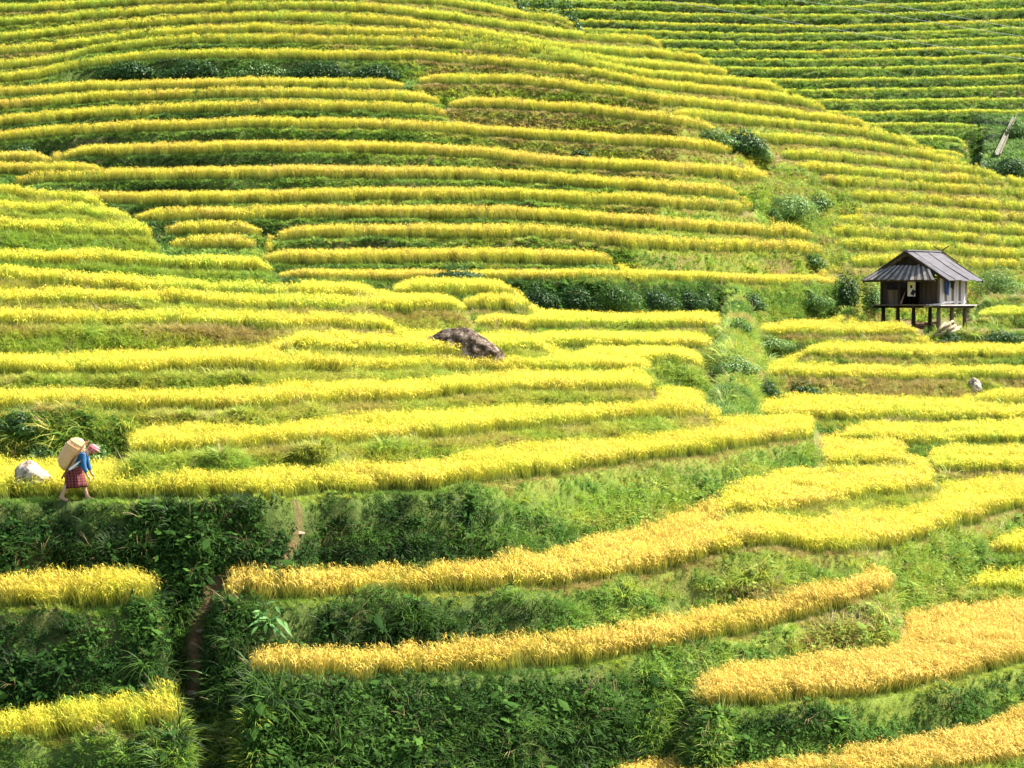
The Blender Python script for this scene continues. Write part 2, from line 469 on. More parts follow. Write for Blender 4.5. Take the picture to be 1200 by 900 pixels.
line('I13', 1, [(0, 50), (60, 45), (130, 36), (200, 30), (300, 26), (400, 27), (470, 32), (560, 46), (650, 61), (760, 70), (839, 77)], 'env', ripe=0.33, bank=0.6)
line('I14', 1, [(0, 32), (60, 28), (200, 18), (300, 13), (400, 14), (480, 20), (560, 32), (650, 44), (700, 50), (784, 54)], 'env', ripe=0.3, bank=0.7)
line('I15', 1, [(0, 16), (200, 6), (400, 3), (500, 6), (560, 14), (620, 24), (683, 33)], 'env', ripe=0.28, bank=0.7)
line('I16', 1, [(0, -4), (200, -10), (400, -14), (500, -11), (560, -5), (610, 3)], 'env', ripe=0.28, bank=0.5)
line('I17', 1, [(0, -24), (300, -34), (500, -30), (560, -22)], 'env', ripe=0.28, bank=0.5)
line('I18', 1, [(0, -48), (300, -56), (480, -50)], 'env', rice=False, bank=0.5)
line('C8', 1, [(780, 137), (900, 151), (1000, 160), (1086, 175)], 'env', ripe=0.38, bank=0.84)
line('C9', 1, [(868, 161), (900, 168), (1000, 176), (1138, 195)], 'env', ripe=0.38, bank=0.84)
line('C10', 1, [(908, 185), (1000, 194), (1100, 202), (1182, 213)], 'env', ripe=0.38, bank=0.84)
line('C11', 1, [(925, 200), (1050, 213), (1200, 220)], 'env', ripe=0.38, bank=0.84)
line('C12', 1, [(955, 217), (1100, 226), (1200, 233)], 'env', ripe=0.38, bank=0.84)
line('C13', 1, [(985, 235), (1100, 243), (1200, 250)], 'env', ripe=0.38, bank=0.84)
line('C14', 1, [(1010, 252), (1100, 257), (1200, 263)], 'env', ripe=0.36, bank=0.8)
line('C15', 1, [(975, 262), (1050, 269), (1200, 278)], 'env', ripe=0.38, bank=0.84)
line('C16', 1, [(965, 277), (1100, 285), (1200, 291)], 'env', ripe=0.36, bank=0.8)
line('C17', 1, [(975, 292), (1060, 297), (1200, 305)], 'env', ripe=0.36, bank=0.85)
line('C18', 1, [(990, 314), (1100, 314), (1200, 318)], 'env', ripe=0.34, bank=0.76)
# --- the far hill
for i, t in enumerate([176, 160, 144, 129.5, 116, 103, 90.5, 77.5, 67, 57, 47, 37, 27, 15, 4, -8, -21, -35]):
    w = max(0.15, (176 - t) / 160)
    xe = {0: 1136, 1: 1138, 2: 1152}.get(i, 1200)
    xs_ = [560, 700, 800, 900, 1000, 1100, 1200]
    oy = [-9, -6, -2, 0.5, 0, -3.5, -8]
    pts = [(x, t + 7 + o * w) for x, o in zip(xs_, oy) if x <= xe]
    if pts[-1][0] < xe: pts.append((xe, t + 7 - 3 * w))
    d = 228 + (180 - t) * 0.36
    line('Y%d' % i, 2, pts, ('d', [(560, d + 6), (1000, d), (1200, d + 5)]), ripe=0.12 if i % 3 else 0.24, bank=0.2 if i > 2 else 0.35, rh=0.6, rf=[(1138, 0.45), (1152, 3.0)] if i == 3 else 0.45)

line('YB', 2, [(1120, 207), (1200, 209)], ('d', [(1120, 206), (1200, 206)]), rice=False, bank=0.4, rh=0.6)
# ------------------------------------------------------------------ height field on a fan of columns
PXS = np.arange(-200, 1404, 4.0)
US = (PXS - 600) / FPX
NU = len(US)
DS = np.concatenate([[6, 14, 22, 30, 36, 40, 42], np.arange(43, 62, 0.14), np.arange(62, 90, 0.2), np.arange(90, 165, 0.26), np.arange(165, 222, 2.5), np.arange(222, 312, 0.55), [320, 345, 380, 440, 520]])
ND = len(DS)
Zg = np.zeros((NU, ND))
TR = np.zeros((NU, ND), dtype=np.float32)
SEG = {}                                       # line -> arrays per column (front, back, riser start)
for L in LINES:
    SEG[L['key']] = np.full((NU, 4), np.nan)   # d_front, d_back, riser foot d, rise


def spec(v, px):
    return np.interp(px, [a for a, _ in v], [b for _, b in v]) if isinstance(v, list) else v


for c in range(NU):
    u, px = US[c], PXS[c]
    act = []
    for L in LINES:
        if L['U'][0] <= u <= L['U'][-1]:
            act.append((L, float(np.interp(u, L['U'], L['D'])), float(np.interp(u, L['U'], L['Z'])), float(np.interp(u, L['U'], L['Y']))))
    act.sort(key=lambda a: (a[0]['layer'], -a[3]))
    pd, pz, pt = [4, 20, 36], [-1.7, -9.0, -12.5], [0, 0, 0]
    last = None
    for (L, d, z, y) in act:
        if last is not None:
            lL, ld, lz = last
            rise = z - lz
            if L['layer'] != lL['layer'] and (L['layer'] == 2 or px < 345):
                # behind a crest: the land falls away before the next hill
                top = ld + 2.2
                SEG[lL['key']][c, 1] = top
                pd += [top, top + 4, top + 9]; pz += [lz - 0.05, lz - 1.8, lz - (3.0 if L['layer'] == 1 else 6.0)]; pt += [1, 0, 0]
                foot = max(d - 3.0, top + 9.5)
                d = max(d, foot + 1.0)
                pd += [foot]; pz += [min(z - 1.2, z)]; pt += [0]
                SEG[L['key']][c, 2] = foot; SEG[L['key']][c, 3] = 1.2
            else:
                rf = spec(L['rf'], px)
                d = max(d, ld + 0.55)
                if rise > 0.1:
                    run = min(rf * rise + 0.05, (d - ld) * 0.72)
                    if d > 80 and rise > 2.6 and px < 1000: run = (d - ld) * (0.72 + 0.18 * float(noise2(px * 0.05, 3.7, 19)))
                    foot = d - run
                    zf = lz + min(0.03 * (foot - ld), 0.3 * rise)
                    pd += [foot]; pz += [zf]; pt += [1]
                    SEG[lL['key']][c, 1] = foot
                    SEG[L['key']][c, 2] = foot; SEG[L['key']][c, 3] = z - zf
                else:
                    foot = d - min(0.4, (d - ld) * 0.4)
                    SEG[lL['key']][c, 1] = foot
        pd.append(d); pz.append(z); pt.append(0)
        SEG[L['key']][c, 0] = d
        last = (L, d, z)
    lL, ld, lz = last
    SEG[lL['key']][c, 1] = ld + 3
    pd += [ld + 4, ld + 30, ld + 120, 700]; pz += [lz + 0.3, lz + 9, lz + 22, lz + 30]; pt += [0, 0, 0, 0]
    pd, pz = np.array(pd, float), np.array(pz, float)
    Zg[c] = np.interp(DS, pd, pz)
    k = np.clip(np.searchsorted(pd, DS, side='right'), 1, len(pd) - 1)
    TR[c] = np.array(pt)[k]                    # 1 between a field's front edge and its back
# round the ends of the fields off sideways
ker = np.exp(-0.5 * (np.arange(-6, 7) / 1.9) ** 2); ker /= ker.sum()
Zs = np.zeros_like(Zg)
EM = np.zeros((NU, ND))
for L in LINES:
    S = SEG[L['key']]
    cc = np.where(~np.isnan(S[:, 0]))[0]
    for ce in ([cc[0]] if L['x0'] > 5 else []) + ([cc[-1]] if L['x1'] < 1195 else []):
        lo = S[ce, 2] if not np.isnan(S[ce, 2]) else S[ce, 0] - 1.0
        hi = S[ce, 1] if not np.isnan(S[ce, 1]) else S[ce, 0] + 1.0
        j0, j1 = np.searchsorted(DS, [lo - 1.2, hi + 1.2])
        EM[max(0, ce - 5):ce + 6, j0:j1] = 1.0
TRV = TR.copy()
TINT = np.full((NU, ND), 0.5, dtype=np.float32)
for L in LINES:
    S = SEG[L['key']]
    for c in np.where(~np.isnan(S[:, 0]))[0]:
        lo = S[c, 2] if not np.isnan(S[c, 2]) else S[c, 0] - 1.0
        j0, j1 = np.searchsorted(DS, [lo - 0.3, S[c, 0] + 0.6])
        TINT[c, j0:j1] = spec(L['bank'], PXS[c])  # ground takes the bank tint too, with its painted sun and shade
        j2, j3 = np.searchsorted(DS, [S[c, 0] - 0.25, S[c, 0] + 0.2 + spec(L['verge'], PXS[c])])
        TINT[c, j2:j3] = np.clip(spec(L['bank'], PXS[c]) + 0.25, 0.3, 0.72)
        TRV[c, j2:j3] = 0.0
Zp = np.pad(Zg, ((6, 6), (0, 0)), mode='edge')
for i, w in enumerate(ker):
    Zs += w * Zp[i:i + NU]
ep = np.pad(EM, ((6, 6), (0, 0)), mode='edge')
EM = sum(w * ep[i:i + NU] for i, w in enumerate(np.full(13, 1 / 13.0)))
Zs = Zg * (1 - EM) + Zs * EM
k3 = np.pad(Zs, ((1, 1), (0, 0)), mode='edge')
near_w = (DS < 90)[None] * 1.0
Zs = Zs * (1 - 0.5 * near_w) + near_w * 0.25 * (k3[:-2] + k3[2:])
Xw, Dw = US[:, None] * DS[None], np.repeat(DS[None], NU, 0)
steep = np.abs(np.gradient(Zs, axis=1) / np.gradient(DS)[None])
lump = (noise2(Xw * 1.1, Dw * 1.1 + Zs * 1.3, 5) - 0.5) * 0.34 + (noise2(Xw * 2.7, Dw * 2.7 + Zs * 2.7, 6) - 0.5) * 0.16
lump = lump * np.where(Dw < 63, 1.7, 1.0) + np.where(Dw < 63, (noise2(Xw * 0.45, Dw * 0.5 + Zs * 0.5, 8) - 0.5) * 0.7, 0)
Zg = Zs + np.where(TR > 0.5, 0.03, 1.0) * (lump + np.where((Dw > 75) & (Dw < 112) & (np.abs(Xw / Dw * FPX + 600 - 868) < 34), (noise2(Xw * 0.9, Dw * 0.45, 77) - 0.5) * 1.6, 0)) * np.clip(steep, 0, 1.0)


def ground(u, d):
    """terrain height at bearing u (=X/Y) and distance d"""
    u, d = np.asarray(u, float), np.asarray(d, float)
    fu = np.clip((u - US[0]) / (US[1] - US[0]), 0, NU - 1.001)
    iu = fu.astype(int); fu = fu - iu
    jd = np.clip(np.searchsorted(DS, d, side='right') - 1, 0, ND - 2)
    fd = np.clip((d - DS[jd]) / (DS[jd + 1] - DS[jd]), 0, 1)
    return ((Zg[iu, jd] * (1 - fd) + Zg[iu, jd + 1] * fd) * (1 - fu) + (Zg[iu + 1, jd] * (1 - fd) + Zg[iu + 1, jd + 1] * fd) * fu)


def gz(X, Yw):
    return float(ground(X / Yw, Yw))


def hit(x, y, dmin=44.0):
    """where the sight line through photo pixel (x, y) meets the land"""
    r = ray(x, y)
    dd = np.arange(dmin, 320, 0.05)
    below = dd * r[2] < ground(np.full_like(dd, r[0]), dd)
    i = int(np.argmax(below)) if below.any() else len(dd) - 1
    return r * dd[i]


# path of trodden earth down the gully, as places in the land
PATH_PX = [(345, 588), (352, 606), (350, 625), (338, 648), (328, 664), (300, 668), (262, 676), (243, 705), (232, 735), (229, 760), (231, 790), (226, 815), (214, 832)]
PATH3 = [hit(x, y) for x, y in PATH_PX]
dirt = np.zeros((NU, ND), dtype=np.float32)
sel = (DS > 47) & (DS < 60)
for a, b in zip(PATH3[:-1], PATH3[1:]):
    for t in np.linspace(0, 1, 10):
        p = a + (b - a) * t
        dist = np.sqrt((Xw[:, sel] - p[0]) ** 2 + (Dw[:, sel] - p[1]) ** 2 + (Zg[:, sel] - p[2]) ** 2)
        dirt[:, sel] = np.maximum(dirt[:, sel], np.clip(1.2 - dist / np.where(p[2] > -6.2, 0.14, 0.27) + 0.8 * (noise2(Xw[:, sel] * 3, Zg[:, sel] * 3, 41) - 0.5), 0, 1))
# bare brown earth showing in some of the banks
patch = noise2(Xw * 0.22, Dw * 0.25, 11)
bare = np.clip((patch - 0.66) * 6, 0, 1) * (TR < 0.5) * np.where(Dw > 92, 0.6, 0.25)
dirt = np.maximum(dirt, bare).astype(np.float32)

verts = np.stack([Xw, Dw, Zg], -1).reshape(-1, 3)
idx = np.arange(NU * ND).reshape(NU, ND)
quads = np.stack([idx[:-1, :-1], idx[1:, :-1], idx[1:, 1:], idx[:-1, 1:]], -1).reshape(-1, 4)
me = bpy.data.meshes.new("hillside")
me.vertices.add(len(verts)); me.vertices.foreach_set("co", verts.astype(np.float32).ravel())
me.loops.add(quads.size); me.loops.foreach_set("vertex_index", quads.astype(np.int32).ravel())
me.polygons.add(len(quads)); me.polygons.foreach_set("loop_start", np.arange(0, quads.size, 4, dtype=np.int32))
me.polygons.foreach_set("use_smooth", np.ones(len(quads), dtype=bool))
me.update(calc_edges=True)
for nm, arr in (("tread", TRV), ("dirt", dirt), ("tint", TINT)):
    a = me.attributes.new(nm, 'FLOAT', 'POINT'); a.data.foreach_set("value", arr.astype(np.float32).ravel())
me.materials.append(ground_material())
hill = bpy.data.objects.new("hillside", me)
COL.objects.link(hill)
tag(hill, "terraced hillside of earth banks and level fields rising to a far slope", "hillside", kind="structure")
# valley floor all round, far below
vf = mesh_obj("ground", [(-900, -500, -16), (900, -500, -16), (900, 1200, -16), (-900, 1200, -16)], [(0, 1, 2, 3)],
              surf("valley_ground", [(0.3, (0.05, 0.09, 0.02)), (0.7, (0.14, 0.14, 0.04))], 0.05, 0.95))
tag(vf, "low green valley ground spreading out below the terraced slope", "ground", kind="structure")

# ------------------------------------------------------------------ plants: small source meshes that are scattered
LIB = {}


def lib_obj(name, verts, faces, mats, mat_idx, hgt, coll):
    me = bpy.data.meshes.new(name)
    me.from_pydata(verts, [], faces)
    for m in mats: me.materials.append(m)
    me.polygons.foreach_set("material_index", mat_idx)
    a = me.attributes.new("hgt", 'FLOAT', 'POINT'); a.data.foreach_set("value", hgt)
    me.update()
    o = bpy.data.objects.new(name, me)
    coll.objects.link(o)


def strip(V, F, MI, HG, pts, side, widths, mi, hmax):
    n = len(V)
    for p, w in zip(pts, widths):
        V.append(tuple(p - side * w / 2)); V.append(tuple(p + side * w / 2))
        h = max(0.0, p.z / hmax)
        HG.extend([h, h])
    for i in range(len(pts) - 1):
        F.append((n + 2 * i, n + 2 * i + 1, n + 2 * i + 3, n + 2 * i + 2)); MI.append(mi)


def make_rice(coll, name, nb, nears, radius, h, wb, we, seed):
    r = random.Random(seed)
    V, F, MI, HG = [], [], [], []
    for k in range(nb):
        az = r.uniform(0, 6.283); rad = radius * math.sqrt(r.random())
        b = Vector((math.cos(az) * rad, math.sin(az) * rad, 0))
        oz = r.uniform(0, 6.283)
        out = Vector((math.cos(oz), math.sin(oz), 0))
        hh = h * r.uniform(0.55, 1.12); bend = hh * r.uniform(0.03, 0.5)
        side = Vector((-out.y, out.x, 0))
        side = (side + out * r.uniform(-.6, .6)).normalized()
        pts = [b + out * bend * (t ** 2.2) + Vector((0, 0, hh * (t - 0.13 * bend / hh * t ** 4))) for t in (0, 0.4, 0.75, 1.0)]
        strip(V, F, MI, HG, pts, side, [wb * 0.8, wb, wb * 0.75, wb * 0.1], 0, h)
    for k in range(nears):
        az = r.uniform(0, 6.283); rad = radius * math.sqrt(r.random())
        b = Vector((math.cos(az) * rad, math.sin(az) * rad, 0))
        oz = r.uniform(0, 6.283)
        out = Vector((math.cos(oz), math.sin(oz), 0))
        side = Vector((-out.y, out.x, 0))
        z0 = h * r.uniform(0.74, 0.98); ln = h * r.uniform(0.24, 0.38)
        pts = [b + out * ln * t * (0.25 + 0.6 * t) + Vector((0, 0, z0 + ln * (0.9 * t - 1.0 * t * t))) for t in (0, 0.35, 0.7, 1.0)]
        strip(V, F, MI, HG, pts, side, [we * 0.5, we, we * 0.9, we * 0.25], 1, h)
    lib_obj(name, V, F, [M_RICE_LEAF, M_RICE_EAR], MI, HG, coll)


def make_grass(coll, name, n, radius, ln, w, droop, seed, mat):
    r = random.Random(seed)
    V, F, MI, HG = [], [], [], []
    for k in range(n):
        az = r.uniform(0, 6.283); rad = radius * math.sqrt(r.random())
        b = Vector((math.cos(az) * rad, math.sin(az) * rad, -0.03))
        oz = az + r.uniform(-.8, .8)
        out = Vector((math.cos(oz), math.sin(oz), 0))
        side = (Vector((-out.y, out.x, 0)) + out * r.uniform(-.5, .5)).normalized()
        l = ln * r.uniform(0.55, 1.1); dr = droop * r.uniform(0.5, 1.3)
        pts = [b + out * l * (0.25 * t + 0.6 * dr * t * t) + Vector((0, 0, l * (t - 0.75 * dr * t * t))) for t in (0, 0.35, 0.7, 1.0)]
        strip(V, F, MI, HG, pts, side, [w, w, w * 0.7, w * 0.1], 0, ln)
    lib_obj(name, V, F, [mat], MI, HG, coll)


def make_weed(coll, name, n, radius, ht, leaf, seed, mat):
    r = random.Random(seed)
    V, F, MI, HG = [], [], [], []
    for k in range(n):
        th, ph = r.uniform(0, 6.283), math.acos(r.uniform(-0.1, 1))
        rr = r.uniform(0.55, 1.0)
        p = Vector((math.cos(th) * math.sin(ph) * radius * rr, math.sin(th) * math.sin(ph) * radius * rr, math.cos(ph) * ht * rr))
        nrm = (p + Vector((r.uniform(-.6, .6), r.uniform(-.6, .6), r.uniform(0.1, 1.0))) * radius).normalized()
        a = nrm.cross(Vector((r.uniform(-1, 1), r.uniform(-1, 1), r.uniform(-1, 1)))).normalized()
        b = nrm.cross(a)
        s = leaf * r.uniform(0.6, 1.3)
        n0 = len(V)
        for q in (p - a * s, p - b * s * 0.5 - nrm * s * .12, p + a * s - nrm * s * .15, p + b * s * 0.5 - nrm * s * .12):
            V.append(tuple(q)); HG.append(max(0, p.z / ht))
        F.append((n0, n0 + 1, n0 + 2, n0 + 3)); MI.append(0)
    lib_obj(name, V, F, [mat], MI, HG, coll)


def lib(name):
    c = bpy.data.collections.new(name)
    LIB[name] = c
    return c


c = lib("rice_near")
for i in range(5): make_rice(c, "rice_near_%d" % i, 24, 7, 0.14, 0.55, 0.010, 0.014, 100 + i)
c = lib("rice_mid")
for i in range(5): make_rice(c, "rice_mid_%d" % i, 22, 8, 0.19, 0.55, 0.014, 0.020, 200 + i)
c = lib("rice_far")
for i in range(4): make_rice(c, "rice_far_%d" % i, 20, 9, 0.32, 0.60, 0.040, 0.055, 300 + i)
c = lib("bank")
for i in range(4): make_grass(c, "bank_a%d" % i, 24, 0.10, 0.36, 0.015, 0.75, 400 + i, M_GRASS)       # 0-3 grass
for i in range(4): make_weed(c, "bank_b%d" % i, (60, 36, 22, 44)[i], 0.24, (0.2, 0.24, 0.3, 0.16)[i], (0.028, 0.042, 0.062, 0.036)[i], 500 + i, M_WEED)   # 4-7 weeds
for i in range(3): make_grass(c, "bank_c%d" % i, 20, 0.07, 0.75, 0.018, 0.95, 540 + i, M_GRASS)      # 8-10 tall arching grass
make_grass(c, "bank_d0", 9, 0.10, 0.60, 0.012, 0.5, 560, M_DRY)                                       # 11 dry stalks
make_weed(c, "bank_d1", 13, 0.20, 0.34, 0.11, 570, M_WEED)                                            # 12 big-leaved weed
c = lib("bank_far")
for i in range(4): make_grass(c, "bank_far_%d" % i, 18, 0.16, 0.34, 0.034, 0.8, 600 + i, M_GRASS)


def euler_tilt(rz, tx, ty):
    """euler angles of Ry(ty) Rx(tx) Rz(rz)"""
    cz, sz, cx, sx, cy, sy = np.cos(rz), np.sin(rz), np.cos(tx), np.sin(tx), np.cos(ty), np.sin(ty)
    m00 = cy * cz + sy * sx * sz
    m10 = cx * sz
    m20 = -sy * cz + cy * sx * sz
    m21 = sy * sz + cy * sx * cz
    m22 = cy * cx
    return np.stack([np.arctan2(m21, m22), np.arcsin(np.clip(-m20, -1, 1)), np.arctan2(m10, m00)], -1)


def scatter_group(coll):
    ng = bpy.data.node_groups.new("scatter_" + coll.name, 'GeometryNodeTree')
    ng.interface.new_socket("Geometry", in_out='INPUT', socket_type='NodeSocketGeometry')
    ng.interface.new_socket("Geometry", in_out='OUTPUT', socket_type='NodeSocketGeometry')
    gi, go = ng.nodes.new("NodeGroupInput"), ng.nodes.new("NodeGroupOutput")
    ci = ng.nodes.new("GeometryNodeCollectionInfo")
    ci.inputs[0].default_value = coll
    ci.inputs[1].default_value = True
    ci.inputs[2].default_value = True
    iop = ng.nodes.new("GeometryNodeInstanceOnPoints")
    iop.inputs["Pick Instance"].default_value = True

    def na(name, typ):
        n = ng.nodes.new("GeometryNodeInputNamedAttribute")
        n.data_type = typ
        n.inputs[0].default_value = name
        return n.outputs[0]
    lk = ng.links.new
    lk(gi.outputs[0], iop.inputs["Points"])
    lk(ci.outputs[0], iop.inputs["Instance"])
    lk(na("idx", 'INT'), iop.inputs["Instance Index"])
    lk(na("rot", 'FLOAT_VECTOR'), iop.inputs["Rotation"])
    lk(na("scl", 'FLOAT_VECTOR'), iop.inputs["Scale"])
    lk(iop.outputs[0], go.inputs[0])
    return ng


GROUPS = {k: scatter_group(v) for k, v in LIB.items()}


def scatter(name, libname, P, rot, scl, idx, ripe, label, cat=None, group=None):
    n = len(P)
    me = bpy.data.meshes.new(name)
    me.vertices.add(n)
    me.vertices.foreach_set("co", np.asarray(P, np.float32).ravel())
    for nm, typ, arr, fld in (("rot", 'FLOAT_VECTOR', rot, "vector"), ("scl", 'FLOAT_VECTOR', scl, "vector"), ("idx", 'INT', idx, "value"),
                              ("ripe", 'FLOAT', ripe, "value"), ("rnd", 'FLOAT', rng.random(n), "value")):
        a = me.attributes.new(nm, typ, 'POINT')
        a.data.foreach_set(fld, np.asarray(arr, np.int32 if typ == 'INT' else np.float32).ravel())
    o = bpy.data.objects.new(name, me)
    COL.objects.link(o)
    m = o.modifiers.new("scatter", 'NODES')
    m.node_group = GROUPS[libname]
    tag(o, label, cat, group, kind="stuff")
    return o


BYKEY = {L['key']: L for L in LINES}
PERSON = at(88, 588.5, 54.42)
HUT_N = at(1100, 355, 115.6)


def strip_points(key, dens, lo_off=None):
    """rice plants on one field: positions and ripeness"""
    L, S = BYKEY[key], SEG[key]
    ok = ~np.isnan(S[:, 0]) & ~np.isnan(S[:, 1])
    xin0 = L['x0'] + (9 if L['x0'] > 5 else -400)
    xin1 = L['x1'] - (9 if L['x1'] < 1195 else -400)
    ok &= (PXS >= xin0) & (PXS <= xin1)
    cols = np.where(ok)[0]
    if len(cols) < 2: return None
    out = []
    du = US[1] - US[0]
    for cidx in cols:
        px = PXS[cidx]
        end = min(px - L['x0'] if L['x0'] > 5 else 999, L['x1'] - px if L['x1'] < 1195 else 999)
        a = S[cidx, 0] + spec(L['verge'], px) * (0.55 + 0.9 * float(noise2(px * 0.06, L['x0'] * 0.37, 51))) + max(0, (30 - end)) * 0.018
        b = min(S[cidx, 1] - 0.12, S[cidx, 0] + 9.0)
        if b - a < 0.15: b = a + 0.15
        d = 0.5 * (a + b)
        area = (b - a) * du * d
        # rows behind the first metre and a half stand hidden when seen from below
        n = rng.poisson(area * dens)
        out.append(np.stack([US[cidx] + (rng.random(n) - 0.5) * du, a + (b - a) * rng.random(n)], -1))
    q = np.concatenate(out)
    side = np.abs(ground(q[:, 0] + 0.0035, q[:, 1]) - ground(q[:, 0] - 0.0035, q[:, 1])) / (0.007 * q[:, 1])
    zf = np.interp(q[:, 0], L['U'], L['Z'])
    q = q[((side < 0.9) & (np.abs(ground(q[:, 0], q[:, 1]) - zf) < 0.6)) | (L['layer'] > 0)]       # nothing grows on the end walls
    return q


def rice_obj(keys, libname, dens, label, cat="rice field", group=None, name="rice_field", hscale=1.0):
    PP, RR, HH = [], [], []
    for k in keys:
        q = strip_points(k, dens)
        if q is None or len(q) == 0: continue
        u, d = q[:, 0], q[:, 1]
        X = u * d
        L = BYKEY[k]
        ripe = np.array([spec(L['ripe'], w * FPX + 600) for w in u]) + (noise2(X * 0.35, d * 0.35, 21) - 0.5) * 0.34 + (noise2(X * 1.9, d * 1.9, 22) - 0.5) * 0.22 + rng.normal(0, 0.11, len(X))
        fr = np.clip((d - np.interp(u, L['U'], L['D'])) / 0.55, 0, 1)
        ripe = ripe - 0.22 * (1 - fr) * (rng.random(len(X)) < 0.5)
        pxx = u * FPX + 600
        en = np.minimum(pxx - L['x0'] if L['x0'] > 5 else 99, L['x1'] - pxx if L['x1'] < 1195 else 99)
        hh = (0.62 + 0.38 * fr ** 0.6) * np.clip(0.5 + en / 60.0, 0.55, 1) * (np.array([spec(L['rh'], w) for w in pxx]) / 0.55) * (0.86 + 0.28 * noise2(X * 0.8, d * 0.8, 23) if L['layer'] == 0 else 0.95 + 0.1 * noise2(X * 0.8, d * 0.8, 23)) * (rng.uniform(0.78, 1.18, len(X)) if L['layer'] == 0 else rng.uniform(0.88, 1.1, len(X))) * hscale
        PP.append(np.stack([X, d, ground(u, d) - 0.02], -1)); RR.append(np.clip(ripe, 0, 1)); HH.append(hh)
    P, rp, hh = np.concatenate(PP), np.concatenate(RR), np.concatenate(HH)
    keep = np.ones(len(P), bool)
    for b in CLEAR:                            # rocks and people stand clear of the plants
        keep &= ((P[:, 0] - b[0]) / b[2]) ** 2 + ((P[:, 1] - b[1]) / b[3]) ** 2 > 1
    P, rp, hh = P[keep], rp[keep], hh[keep]
    n = len(P)
    lod = (noise2(P[:, 0] * 0.5, P[:, 1] * 0.5, 61) - 0.5) * 0.5
    rot = euler_tilt(rng.uniform(0, 6.283, n), rng.normal(0.05, 0.13, n), lod + rng.normal(0.0, 0.13, n))
    scl = np.stack([np.full(n, 1.0), np.full(n, 1.0), hh], -1)
    return scatter(name, libname, P, rot, scl, rng.integers(0, len(LIB[libname].objects), n), rp, label, cat, group)


ROCK = hit(545, 419); ROCK_W = 90 / FPX * ROCK[1]
WROCK = hit(38, 563, 54.6)
CLEAR = [(PERSON[0], PERSON[1] - 0.1, 0.62, 0.42), (ROCK[0], ROCK[1] + 0.1, ROCK_W * 0.5, 0.6), (WROCK[0], WROCK[1] + 0.35, 0.5, 0.4),
         (HUT_N[0] - 0.6, HUT_N[1] + 2.2, 3.4, 3.6)]

NEAR = [
    (['L1'], "yellow rice strip in the lower left corner above a dark bank"),
    (['L2'], "short yellow rice strip on the left, below the walking person's bank"),
    (['L3'], "long yellow rice strip directly behind the walking person"),
    (['F1'], "long golden rice strip just above the broad-leaved plant, sweeping right"),
    (['F2'], "golden rice strip just below the broad-leaved plant, narrowing to the right"),
    (['F3'], "wide orange-gold rice field in the lower right, above a dark green bank"),
    (['F4'], "orange-gold rice field cut off by the bottom right corner"),
    (['A2'], "second yellow rice strip above the walking person, ending right at the gully"),
    (['A3'], "yellow rice strip two steps below the grey boulder"),
    (['A4'], "yellow rice strip right below the foot of the grey boulder"),
]
for ks, lb in NEAR:
    rice_obj(ks, "rice_near", 56, lb, group="rice fields on the near slope")
MID = [
    (['S1'], "rounded golden rice field right of the sunlit grass bank"),
    (['S2', ], "small domed rice patch at the tip of the sunlit grass bank"),
    (['R1'], "short bright yellow rice strip by the right edge, just above the wide golden field"),
    (['R2'], "upper of two short bright rice strips stacked by the right edge"),
    (['A4b'], "pale yellow rice field that the grey boulder stands in"),
    (['A5'], "yellow rice strip on the left above the tallest straw-coloured bank"),
    (['A6'], "lime-yellow rice strip one step above the tallest straw-coloured bank"),
    (['A7'], "lime-yellow rice strip below the dark grassy bank on the left spur"),
    (['A8'], "lime-yellow rice strip above the dark grassy bank on the left spur"),
    (['A9', 'A9b', 'A10'], "bright lime-yellow rice topping the rounded spur at the left edge"),
    (['H1'], "yellow rice strip level with the posts of the hut, on its left"),
    (['H2'], "yellow rice strip directly below the hut and its log pile"),
    (['H3'], "yellow rice strip above the bank with the white stone"),
    (['H3b'], "short rice strip at the right edge just below the white stone"),
    (['H4'], "yellow rice strip below the bank with the white stone"),
    (['H5', 'H6'], "pair of thin yellow rice strips at the right edge beside the domed patch"),
    (['H0'], "short rice strip behind the hut on its right"),
    (['M3'], "yellow rice strip running along the foot of the dark green hedge"),
    (['M1', 'M2'], "two short rice strips between the grey boulder and the gully"),
    (['M6'], "rice strip running along the top of the dark green hedge"),
]
for ks, lb in MID:
    rice_obj(ks, "rice_mid", 38 if BYKEY[ks[0]]['D'].mean() < 92 else 28, lb, group="rice fields on the near slope")
left_keys = [L['key'] for L in LINES if L['layer'] == 1 and L['rice'] and L['key'][0] in 'MI' and L['key'] not in ('M1', 'M2', 'M3', 'M6')]
right_keys = [L['key'] for L in LINES if L['layer'] == 1 and L['rice'] and L['key'][0] == 'C']
rice_obj(left_keys, "rice_mid", 19, "rows of tan-gold rice on the stepped face of the middle hill", group=None, hscale=1.38)
rice_obj(right_keys, "rice_mid", 19, "rows of sunlit yellow rice on the slope behind the hut", group=None, hscale=1.3)
rice_obj([L['key'] for L in LINES if L['layer'] == 2 and L['rice']], "rice_far", 4.5, "thin parallel rows of pale green rice on the far hill", group=None)


